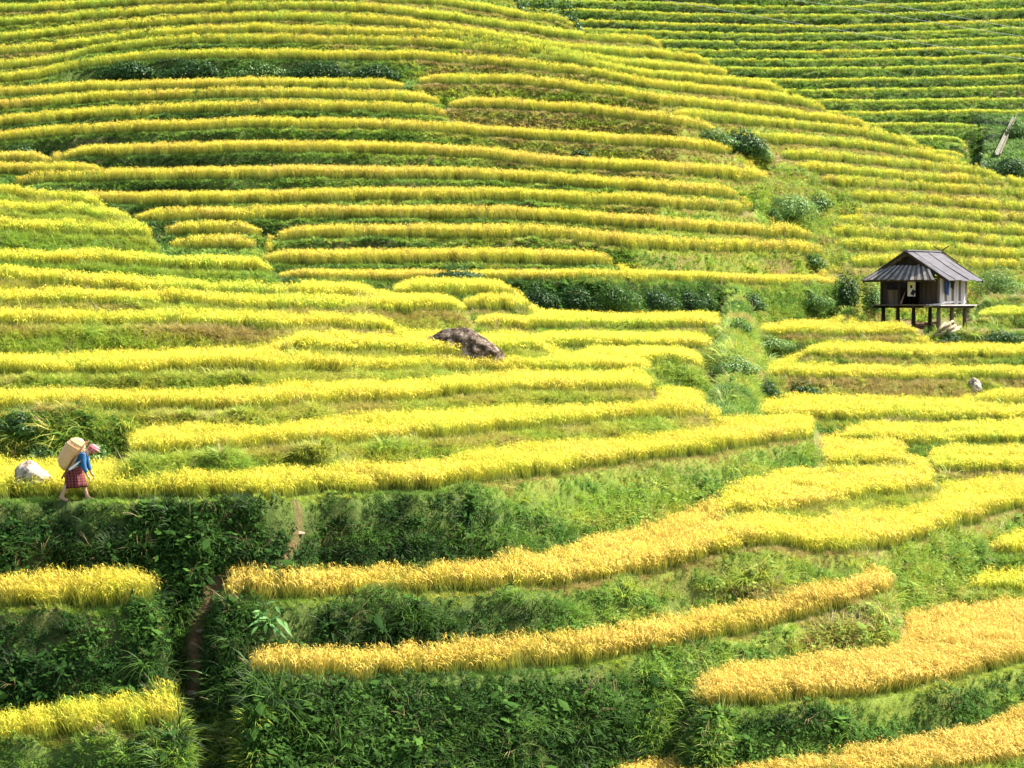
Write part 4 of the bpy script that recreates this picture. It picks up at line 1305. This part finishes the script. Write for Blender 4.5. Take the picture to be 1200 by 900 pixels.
def roof_sheet(x0, x1, sgn, k):
    V, F = [], []
    nx, ny = 14, 4
    for j in range(ny + 1):
        t = j / ny
        y = RY - sgn * HALF * t
        z = RZ - (RZ - EZ) * t - 0.05 * math.sin(math.pi * t) + 0.012 * (k % 2) + (0.0, 0.012, -0.016, 0.02, -0.008)[k] * t
        for i in range(nx + 1):
            x = x0 + (x1 - x0) * i / nx - 0.10 * t * (1 if k == 0 else 0)
            V.append((x, y, z + 0.022 * math.cos(i * math.pi)))
    n = len(V)
    V += [(a, b, c - 0.025) for a, b, c in V]
    for j in range(ny):
        for i in range(nx):
            a = j * (nx + 1) + i
            F.append((a, a + 1, a + nx + 2, a + nx + 1) if sgn < 0 else (a, a + nx + 1, a + nx + 2, a + 1))
            F.append(tuple(q + n for q in reversed(F[-1])))
    for j in range(ny):
        for i in (0, nx):
            a = j * (nx + 1) + i
            F.append((a, a + nx + 1, a + nx + 1 + n, a + n))
    for i in range(nx):
        for j in (0, ny):
            a = j * (nx + 1) + i
            F.append((a, a + 1, a + 1 + n, a + n))
    return mesh_obj("roof_sheet", V, F, M_ROOF, hut)


for k in range(5):
    for sgn in (1, -1):
        roof_sheet(-0.42 + k * 0.69 - (0.02 if k else 0), -0.42 + (k + 1) * 0.69, sgn, k)
MB().box((1.27, RY, RZ + 0.035), (3.45, 0.22, 0.05)).build("ridge_cap", M_ROOF, hut)
for sgn in (1, -1):
    ang = math.atan2(RZ - EZ, HALF) * sgn
    MB().box((-0.50, RY - sgn * HALF / 2, (RZ + EZ) / 2 - 0.06), (0.06, 2.72, 0.13), Matrix.Rotation(ang, 3, 'X').transposed() if False else Matrix.Rotation(ang, 3, 'X')).build("barge_board", M_WOOD_DARK, hut)
    MB().box((3.08, RY - sgn * HALF / 2, (RZ + EZ) / 2 - 0.06), (0.06, 2.72, 0.13), Matrix.Rotation(ang, 3, 'X')).build("barge_board", M_WOOD_DARK, hut)
    MB().tube([(3.12, RY - sgn * 0.95, RZ - 0.50), (3.14, RY + sgn * 0.42, RZ + 0.30)], [0.035, 0.028], 6).build("ridge_pole", M_WOOD_DARK, hut)
# dark boards filling the gable
for i in range(9):
    y = 0.35 + i * 0.30
    h = max(0.1, (RZ - 0.15 - abs(y - RY) * (RZ - EZ) / HALF) - 1.25)
    MB().box((-0.02, y, 1.27 + h / 2), (0.03, 0.285, h)).build("gable_board", M_WOOD_DARK, hut)
for i in range(4):
    MB().tube([(-0.2 + 0.9 * i, RY - HALF * 0.95, EZ + 0.01), (-0.2 + 0.9 * i, RY - 0.05, RZ - 0.1)], 0.035, 6).build("rafter", M_WOOD_DARK, hut)
# the apron roof under the gable, board by board
NB = 22
for i in range(NB):
    r = random.Random(200 + i)
    t = (i + 0.5) / NB
    yt, yb = 2.75 - t * 2.35, 3.72 - t * 4.05
    top, bot = Vector((-0.36, yt, 1.80 + r.uniform(-.03, .03))), Vector((-1.02 - r.uniform(0, .07), yb, 1.10 + r.uniform(-.02, .02)))
    wt, wb = 2.35 / NB * 1.0, 4.05 / NB * 0.86
    up = Vector((-0.73, 0, 0.68)) * (0.030 if i % 2 else 0.0)
    th = Vector((0.73, 0, -0.68)) * 0.025
    V = []
    for c, w in ((top, wt), (bot, wb)):
        V += [c + up + Vector((0, w / 2, 0)), c + up + Vector((0, -w / 2, 0)), c + up + th + Vector((0, -w / 2, 0)), c + up + th + Vector((0, w / 2, 0))]
    F = [(0, 1, 5, 4), (1, 2, 6, 5), (2, 3, 7, 6), (3, 0, 4, 7), (0, 3, 2, 1), (4, 5, 6, 7)]
    mesh_obj("roof_board", V, F, M_SHINGLE if i % 2 else M_WOOD_BROWN, hut)
MB().tube([(-0.98, -0.35, 1.05), (-0.98, 3.6, 1.05)], 0.04, 6).build("eave_pole", M_WOOD_DARK, hut)
# pale poles lying on the corner of the platform
for i in range(3):
    MB().tube([(-0.5 - 0.1 * i, 0.55 - 0.1 * i, -0.22 + 0.05 * i), (0.3 + 0.1 * i, -0.42 - 0.04 * i, 0.02)], 0.035, 6).build("loose_pole", M_WOOD_GREY, hut)


def cloth(name, x0, x1, ztop, zbot, yoff, mat, label, cat):
    V, F = [], []
    nx, nz = 8, 6
    for j in range(nz + 1):
        t = j / nz
        for i in range(nx + 1):
            s = i / nx
            V.append((x0 + (x1 - x0) * (s * (1 - 0.15 * t) + 0.07 * t), yoff - 0.035 * math.sin(s * 9 + t * 2) * (0.3 + t), ztop + (zbot + 0.07 * math.sin(s * 7) - ztop) * t))
    n = len(V)
    V += [(a, b + 0.012, c) for a, b, c in V]
    for j in range(nz):
        for i in range(nx):
            a = j * (nx + 1) + i
            F += [(a, a + 1, a + nx + 2, a + nx + 1), (a + n, a + n + nx + 1, a + n + nx + 2, a + n + 1)]
    o = mesh_obj(name, [tuple(hw(*v) - hw((x0 + x1) / 2, yoff, zbot)) for v in V], F, mat, None, True, tuple(hw((x0 + x1) / 2, yoff, zbot)))
    return tag(o, label, cat)


cloth("hanging_cloth", 0.32, 0.78, 1.06, 0.42, -0.16, M_BLUE, "blue cloth hanging from the eave on the hut's sunny wall", "cloth")
cloth("hanging_cloth", 0.74, 1.22, 1.10, 0.70, -0.22, M_BLACKCLOTH, "dark cloth hung beside the blue one on the hut's wall", "cloth")
# log pile by the posts: every log a thing
LOGS = [(1098, 391, 1114, 380), (1101, 392, 1126, 383), (1104, 393, 1124, 386), (1099, 388, 1108, 378), (1108, 393, 1126, 388), (1102, 386, 1117, 376), (1096, 393, 1112, 388), (1110, 387, 1120, 381)]
LOGL = ["pale split log topmost on the left of the heap under the hut", "long pale log slanting to the right across the heap", "pale log in the middle of the heap under the hut",
        "short pale log leaning steeply at the left of the heap", "pale log lying lowest on the right of the heap", "pale log pointing up highest of the heap",
        "pale log lowest at the left front of the heap", "short thick pale log behind the others in the heap"]
lg0 = hit(1110, 391, 100)
for i, (x0, y0, x1, y1) in enumerate(LOGS):
    r = random.Random(i)
    dd = lg0[1] - 0.15 - 0.09 * (i % 4)
    a, b = Vector(at(x0, y0, dd)), Vector(at(x1, y1, dd + 0.5))
    for q in (a, b): q.z = max(q.z, gz(q.x, q.y) + 0.06)
    m = (a + b) / 2
    o = MB().tube([tuple(a - m), (0, 0, 0.01), tuple(b - m)], [0.065, 0.075, 0.06], 7).build("log", M_LOG, None, True, tuple(m))
    tag(o, LOGL[i], "log", "pale logs heaped under the hut")
for i, (x, y, w, h, lb) in enumerate([(1078, 386, 0.40, 0.34, "dark earth-brown lump of firewood under the middle of the hut"), (1092, 384, 0.30, 0.28, "smaller dark lump of firewood beside the hut's front post")]):
    p = hit(x, y, 100)
    pile = empty("firewood_bundle", tuple(p))
    tag(pile, lb, "firewood")
    for k in range(9):
        r = random.Random(i * 20 + k)
        z = (k // 3) * h * 0.3 + 0.07
        MB().tube([(-w + r.uniform(-.08, .08), (k % 3) * 0.16 - 0.2, z), (w + r.uniform(-.1, .1), (k % 3) * 0.16 - 0.2 + r.uniform(-.1, .1), z + r.uniform(-.04, .1))], 0.055, 6).build("stick", M_STUMP, pile)
p = hit(986, 338, 90)
o = MB().tube([(0, 0, -0.2), (0.01, 0, 0.4), (-0.02, 0, 0.72)], [0.045, 0.04, 0.035], 7).build("wooden_post", M_WOOD_GREY, None, True, tuple(p + np.array([0, -0.3, 0])))
tag(o, "thin pale post standing on the bank left of the hut", "post")

# pale channel on the far slope, cables above it
a, b = hit(1188, 143, 200), hit(1168, 187, 200)
a, b = Vector(a) + Vector((0, -0.3, 0.45)), Vector(b) + Vector((0, -0.3, 0.45))
V, F = [], []
ax = (a - b).normalized(); sd = ax.cross(Vector((0, -0.6, 0.8))).normalized(); up = sd.cross(ax)
if up.z < 0: up = -up
for t in (0, 0.35, 0.7, 1):
    c = b + (a - b) * t
    w = 0.30 - 0.14 * t
    for s, h in ((-1, 0), (-1, .28), (-.7, .28), (-.6, .1), (.6, .1), (.7, .28), (1, .28), (1, 0)):
        V.append(tuple(c + sd * s * w + up * (h - 0.1)))
for i in range(3):
    for k in range(8):
        F.append((i * 8 + k, i * 8 + (k + 1) % 8, i * 8 + 8 + (k + 1) % 8, i * 8 + 8 + k))
F += [tuple(range(7, -1, -1)), tuple(range(24, 32))]
ch = mesh_obj("water_channel", V, F, surf("pale_concrete", [(0.3, (0.10, 0.095, 0.065)), (0.7, (0.19, 0.18, 0.13))], 2, 0.9, 0.2, 12))
tag(ch, "pale straight concrete channel running down the far grassy slope", "channel")
M_CABLE = surf("cable", [(0.3, (0.40, 0.40, 0.38)), (0.7, (0.5, 0.5, 0.48))], 2, 0.6)
CAB = [([(690, -14), (820, 7), (920, 25), (1030, 43), (1150, 62), (1260, 78)], "lowest of three thin cables crossing in front of the far rows"),
       ([(800, -24), (930, 0), (1000, 10), (1120, 31), (1180, 40), (1280, 54)], "middle of three thin cables crossing in front of the far rows"),
       ([(880, -22), (1010, 1), (1080, 12), (1170, 29), (1280, 46)], "uppermost of three thin cables crossing in front of the far rows")]
for i, (pts, lb) in enumerate(CAB):
    P3 = [at(x, y, 172 - (x - 690) * 0.03) for x, y in pts]
    m = P3[len(P3) // 2]
    o = MB().tube([tuple(q - m) for q in P3], 0.011, 5).build("power_cable", M_CABLE, None, True, tuple(m))
    tag(o, lb, "cable", "cables in front of the far rows")

# ------------------------------------------------------------------ the walking person
M_SKIN = surf("skin", [(0.3, (0.42, 0.24, 0.15)), (0.7, (0.52, 0.31, 0.20))], 4, 0.6)
M_JACKET = surf("blue_jacket", [(0.3, (0.015, 0.07, 0.17)), (0.7, (0.03, 0.13, 0.29))], 9, 0.85, 0.2, 40)
M_HAIR = surf("hair", [(0.3, (0.01, 0.008, 0.007)), (0.7, (0.03, 0.02, 0.015))], 30, 0.6)
M_STRAW = surf("woven_straw", [(0.3, (0.58, 0.32, 0.13)), (0.7, (0.72, 0.46, 0.23))], 2.5, 0.75, 0.25, 60)
M_RIM = surf("dark_rim", [(0.3, (0.10, 0.05, 0.025)), (0.7, (0.22, 0.12, 0.06))], 9, 0.85)
M_STEEL = surf("pale_blade", [(0.3, (0.62, 0.60, 0.62)), (0.7, (0.75, 0.74, 0.76))], 5, 0.45)
M_SHIRT = surf("cream_collar", [(0.3, (0.55, 0.48, 0.34)), (0.7, (0.66, 0.58, 0.42))], 9, 0.85)


def plaid(name, base, dark, lite, sx, sz):
    m, nt, out = new_mat(name)
    tc = N(nt, "ShaderNodeTexCoord")
    sep = N(nt, "ShaderNodeSeparateXYZ")
    nt.links.new(tc.outputs["Object"], sep.inputs[0])

    def band(sock, freq, lo, hi):
        a = N(nt, "ShaderNodeMath", operation='MULTIPLY'); a.inputs[1].default_value = freq
        nt.links.new(sock, a.inputs[0])
        f = N(nt, "ShaderNodeMath", operation='FRACT'); nt.links.new(a.outputs[0], f.inputs[0])
        c1 = N(nt, "ShaderNodeMath", operation='GREATER_THAN'); c1.inputs[1].default_value = lo
        c2 = N(nt, "ShaderNodeMath", operation='LESS_THAN'); c2.inputs[1].default_value = hi
        mu = N(nt, "ShaderNodeMath", operation='MULTIPLY')
        nt.links.new(f.outputs[0], c1.inputs[0]); nt.links.new(f.outputs[0], c2.inputs[0])
        nt.links.new(c1.outputs[0], mu.inputs[0]); nt.links.new(c2.outputs[0], mu.inputs[1])
        return mu.outputs[0]
    sm = N(nt, "ShaderNodeMath", operation='ADD')
    nt.links.new(sep.outputs[0], sm.inputs[0]); nt.links.new(sep.outputs[1], sm.inputs[1])
    c = mixc(nt, band(sm.outputs[0], sx, 0.0, 0.45), base, dark)
    c = mixc(nt, band(sep.outputs[2], sz, 0.0, 0.45), c, dark)
    c = mixc(nt, band(sm.outputs[0], sx, 0.6, 0.74), c, lite)
    c = mixc(nt, band(sep.outputs[2], sz, 0.6, 0.72), c, lite)
    p = N(nt, "ShaderNodeBsdfPrincipled")
    p.inputs["Roughness"].default_value = 0.9
    nt.links.new(c, p.inputs["Base Color"])
    nt.links.new(p.outputs[0], out.inputs[0])
    return m


M_SKIRT = plaid("plaid_skirt", (0.20, 0.018, 0.02), (0.05, 0.008, 0.012), (0.26, 0.05, 0.045), 16.0, 16.0)
M_SCARF = plaid("checked_headscarf", (0.55, 0.08, 0.09), (0.40, 0.03, 0.04), (0.75, 0.50, 0.50), 18.0, 18.0)


def skin_mesh(name, joints, bones, mat, parent, levels=2, root=0):
    me = bpy.data.meshes.new(name)
    keys = list(joints)
    me.from_pydata([joints[k][0] for k in keys], [(keys.index(a), keys.index(b)) for a, b in bones], [])
    o = bpy.data.objects.new(name, me)
    COL.objects.link(o)
    o.modifiers.new("skin", 'SKIN')
    for i, k in enumerate(keys):
        r = joints[k][1]
        me.skin_vertices[0].data[i].radius = r if isinstance(r, tuple) else (r, r)
        me.skin_vertices[0].data[i].use_root = (i == root)
    s = o.modifiers.new("sub", 'SUBSURF')
    s.levels = s.render_levels = levels
    dg = bpy.context.evaluated_depsgraph_get()
    m2 = bpy.data.meshes.new_from_object(o.evaluated_get(dg))
    o.modifiers.clear()
    o.data = m2
    m2.name = name
    m2.materials.clear(); m2.materials.append(mat)
    m2.polygons.foreach_set("use_smooth", [True] * len(m2.polygons))
    if parent: o.parent = parent
    return o


PB = PERSON.copy()
PB[2] = gz(PB[0], PB[1])
person = empty("person", tuple(PB))
tag(person, "bent person in a blue jacket and red plaid skirt walking along the bank", "person")
J = {}


def j(k, x, y, z, r): J[k] = ((x, y, z), r)


j('pelvis', 0.0, 0, 0.70, (0.13, 0.11)); j('waist', 0.05, 0, 0.82, 0.105); j('chest', 0.14, 0, 0.97, (0.13, 0.11)); j('upper', 0.22, 0, 1.07, 0.10)
j('neck', 0.30, 0, 1.13, 0.05); j('skull', 0.385, 0, 1.165, 0.075); j('crown', 0.435, 0, 1.20, 0.085); j('face', 0.445, 0, 1.13, 0.062); j('chin', 0.425, 0, 1.075, 0.03)
j('nose', 0.512, 0, 1.125, 0.014); j('ear_l', 0.41, 0.082, 1.15, 0.016); j('ear_r', 0.41, -0.082, 1.15, 0.016)
BN = [('pelvis', 'waist'), ('waist', 'chest'), ('chest', 'upper'), ('upper', 'neck'), ('neck', 'skull'), ('skull', 'crown'), ('skull', 'face'), ('face', 'chin'), ('face', 'nose'), ('skull', 'ear_l'), ('skull', 'ear_r')]
for s, sg, el, wr_, hd in (('n', -1, (0.24, 0.80), (0.315, 0.59), (0.35, 0.535)), ('f', 1, (0.26, 0.82), (0.34, 0.62), (0.375, 0.57))):
    j('sh' + s, 0.215, 0.155 * sg, 1.045, 0.062); j('el' + s, el[0], 0.20 * sg, el[1], 0.043); j('wr' + s, wr_[0], 0.19 * sg, wr_[1], 0.028); j('palm' + s, hd[0], 0.19 * sg, hd[1], (0.022, 0.034))
    BN += [('upper', 'sh' + s), ('sh' + s, 'el' + s), ('el' + s, 'wr' + s), ('wr' + s, 'palm' + s)]
    for f in range(4):
        oy = (f - 1.5) * 0.020
        ln = (0.065, 0.078, 0.074, 0.058)[f]
        j('fa%d%s' % (f, s), hd[0] + 0.024, 0.19 * sg + oy, hd[1] - 0.035, 0.0095); j('fb%d%s' % (f, s), hd[0] + 0.024 + ln * 0.10, 0.19 * sg + oy, hd[1] - 0.035 - ln * 0.55, 0.0085)
        j('fc%d%s' % (f, s), hd[0] + 0.012, 0.19 * sg + oy, hd[1] - 0.035 - ln, 0.007)
        BN += [('palm' + s, 'fa%d%s' % (f, s)), ('fa%d%s' % (f, s), 'fb%d%s' % (f, s)), ('fb%d%s' % (f, s), 'fc%d%s' % (f, s))]
    j('ta' + s, hd[0] + 0.030, 0.19 * sg - 0.036, hd[1] + 0.005, 0.010); j('tb' + s, hd[0] + 0.045, 0.19 * sg - 0.042, hd[1] - 0.035, 0.008)
    BN += [('palm' + s, 'ta' + s), ('ta' + s, 'tb' + s)]
for s, sg, hip, kn, an, he, ba, to in (('n', -1, (-0.01, 0.66), (-0.13, 0.38), (-0.295, 0.095), (-0.345, 0.05), (-0.21, 0.03), (-0.14, 0.022)),
                                       ('f', 1, (0.03, 0.66), (0.19, 0.40), (0.27, 0.08), (0.235, 0.035), (0.37, 0.028), (0.44, 0.022))):
    y = 0.085 * sg
    j('hip' + s, hip[0], y, hip[1], 0.095); j('kn' + s, kn[0], y, kn[1], 0.060)
    j('calf' + s, kn[0] * .6 + an[0] * .4 - 0.02, y, kn[1] * .6 + an[1] * .4, 0.056)
    j('an' + s, an[0], y, an[1], 0.036); j('he' + s, he[0], y, he[1], 0.032); j('ba' + s, ba[0], y, ba[1], (0.022, 0.042)); j('to' + s, to[0], y, to[1], (0.014, 0.036))
    BN += [('pelvis', 'hip' + s), ('hip' + s, 'kn' + s), ('kn' + s, 'calf' + s), ('calf' + s, 'an' + s), ('an' + s, 'he' + s), ('an' + s, 'ba' + s), ('ba' + s, 'to' + s)]
skin_mesh("body", J, BN, M_SKIN, person, 2)
# jacket: torso and sleeves
K = {}
for k, f in (('waist', 1.18), ('chest', 1.17), ('upper', 1.2)):
    r = J[k][1]; K[k] = (J[k][0], tuple(q * f for q in r) if isinstance(r, tuple) else r * f)
K['hem'] = ((0.01, 0, 0.745), 0.135)
K['collar'] = ((0.265, 0, 1.105), 0.07)
KB = [('hem', 'waist'), ('waist', 'chest'), ('chest', 'upper'), ('upper', 'collar')]
for s in 'nf':
    K['sh' + s] = (J['sh' + s][0], 0.078); K['el' + s] = (J['el' + s][0], 0.060)
    a, b = Vector(J['el' + s][0]), Vector(J['wr' + s][0])
    K['cuff' + s] = (tuple(a.lerp(b, 0.75)), 0.046)
    KB += [('upper', 'sh' + s), ('sh' + s, 'el' + s), ('el' + s, 'cuff' + s)]
K = {k: K[k] for k in ['hem'] + [q for q in K if q != 'hem']}
skin_mesh("jacket", K, KB, M_JACKET, person, 2)
MB().tube([(0.25, 0, 1.085), (0.285, 0, 1.115), (0.325, 0, 1.14)], [0.098, 0.082, 0.060], 14, False).build("collar", M_SHIRT, person, True)
# skirt
V, F = [], []
rings = [(0.025, 0.80, 0.125, 0.12), (0.0, 0.72, 0.165, 0.155), (0.0, 0.61, 0.20, 0.18), (0.01, 0.50, 0.215, 0.19), (0.02, 0.39, 0.23, 0.20), (0.02, 0.30, 0.235, 0.205), (0.02, 0.305, 0.22, 0.19)]
NS = 36
for i, (cx, z, rx, ry) in enumerate(rings):
    for k in range(NS):
        w = 2 * math.pi * k / NS
        f = 1 + 0.10 * min(i, 5) / 5 * math.sin(w * 8 + 1.2 * math.sin(w * 2))
        V.append((cx + rx * f * math.cos(w) + 0.02 * (i / 5) * math.sin(3 * w), ry * f * math.sin(w), z + 0.02 * (i >= 5) * math.cos(w + 0.4)))
for i in range(len(rings) - 1):
    for k in range(NS):
        F.append((i * NS + k, i * NS + (k + 1) % NS, (i + 1) * NS + (k + 1) % NS, (i + 1) * NS + k))
F.append(tuple(range(NS)))
mesh_obj("skirt", V, F, M_SKIRT, person, True)
# headscarf wound round the head, open at the face
bm = bmesh.new()
bmesh.ops.create_uvsphere(bm, u_segments=28, v_segments=18, radius=1.0)
for v in bm.verts:
    p = v.co
    w = 1 + 0.05 * math.sin(p.z * 16 + p.x * 5)
    v.co = Vector((p.x * 0.118 * w, p.y * 0.108 * w, p.z * 0.092 * w))
bmesh.ops.delete(bm, geom=[f for f in bm.faces if f.calc_center_median().x > 0.045 and f.calc_center_median().z < 0.005], context='FACES')
bmesh.ops.solidify(bm, geom=bm.faces[:], thickness=-0.014)
me = bpy.data.meshes.new("headscarf"); bm.to_mesh(me); bm.free()
me.polygons.foreach_set("use_smooth", [True] * len(me.polygons)); me.materials.append(M_SCARF)
o = bpy.data.objects.new("headscarf", me); COL.objects.link(o); o.parent = person
o.location, o.rotation_euler = (0.425, 0, 1.178), (0, R_(32), 0)
MB().tube([(0.33, 0.0, 1.16), (0.31, -0.02, 1.10), (0.315, -0.03, 1.02)], [0.045, 0.05, 0.02], 8).build("scarf_tail", M_SCARF, person, True)
MB().tube([(0.37, -0.085, 1.19), (0.41, -0.092, 1.15), (0.43, -0.075, 1.10)], [0.015, 0.018, 0.006], 6).build("hair", M_HAIR, person, True)
for sg in (-1, 1):
    mb = MB().tube([(0.497, 0.028 * sg, 1.142), (0.505, 0.028 * sg, 1.140)], [0.009, 0.006], 7)
    mb.build("eye", M_HAIR, person, True)
MB().tube([(0.482, -0.022, 1.088), (0.492, 0, 1.088), (0.482, 0.022, 1.088)], 0.006, 6).build("mouth", surf("lips", [(0.3, (0.30, 0.10, 0.08)), (0.7, (0.34, 0.12, 0.10))], 9, 0.5), person, True)

# long basket on the back, hanging from a pole frame
bk = empty("back_basket", tuple(PB))
tag(bk, "long rounded straw-coloured basket carried on the bent person's back", "basket")
axd = Vector((0.52, 0, 0.854)); nx_ = Vector((-0.854, 0, 0.52))
cb = Vector((-0.055, -0.01, 1.06))
V, F = [], []
n1, n2 = 22, 28
for i in range(n1 + 1):
    t = i / n1 * 2 - 1
    rr = max(0.02, (1 - abs(t) ** 3.2)) ** 0.5
    for k in range(n2):
        w = 2 * math.pi * k / n2
        wob = 1 + 0.012 * ((i + k) % 2) + 0.012 * math.cos(2 * w)
        q = cb + axd * (0.41 * t) + nx_ * (math.cos(w) * 0.222 * rr * wob + 0.035 * (1 - t * t)) + Vector((0, 1, 0)) * (math.sin(w) * 0.20 * rr * wob)
        V.append(tuple(q))
for i in range(n1):
    for k in range(n2):
        F.append((i * n2 + k, i * n2 + (k + 1) % n2, (i + 1) * n2 + (k + 1) % n2, (i + 1) * n2 + k))
F += [tuple(range(n2 - 1, -1, -1)), tuple(n1 * n2 + k for k in range(n2))]
mesh_obj("basket_body", V, F, M_STRAW, bk, True)
for yy in (-0.17, 0.17):
    MB().tube([(-0.27, yy, 0.52), (-0.02, yy * 1.12, 0.93), (0.30, yy * 0.7, 1.37)], [0.020, 0.024, 0.018], 7).build("frame_pole", M_RIM, bk, True)
for t in (-0.9, -0.72, -0.5, -0.27, -0.03, 0.21, 0.45, 0.68, 0.88):
    pts = []
    rr = (1 - abs(t) ** 3.2) ** 0.5
    for k in range(25):
        w = 2 * math.pi * k / 24
        pts.append(tuple(cb + axd * (0.41 * t) + nx_ * (math.cos(w) * 0.225 * rr + 0.035 * (1 - t * t)) + Vector((0, 1, 0)) * math.sin(w) * 0.203 * rr))
    MB().tube(pts, 0.0075, 5, False).build("hoop", M_STRAW, bk, True)
MB().tube([(0.17, -0.17, 1.18), (0.27, -0.14, 1.13), (0.26, -0.12, 0.98), (0.08, -0.17, 0.86)], 0.014, 6).build("shoulder_strap", M_RIM, bk, True)
# pale knife tucked at the waist
kn = empty("knife", tuple(PB + np.array([-0.02, -0.21, 0.80])))
tag(kn, "pale pointed knife tucked at the person's waist below the basket", "knife")
V = [(-0.09, 0, -0.06), (-0.055, 0, -0.095), (0.13, 0, 0.05), (0.20, 0, 0.135), (0.08, 0, 0.07)]
V = [(a, b - 0.004, c) for a, b, c in V] + [(a, b + 0.004, c) for a, b, c in V]
mesh_obj("blade", V, [(0, 1, 2, 3, 4), (9, 8, 7, 6, 5)] + [(k, (k + 1) % 5, (k + 1) % 5 + 5, k + 5) for k in range(5)], M_STEEL, kn)
MB().tube([(-0.07, 0, -0.075), (-0.20, 0, -0.20)], [0.018, 0.016], 7).build("handle", M_RIM, kn, True)
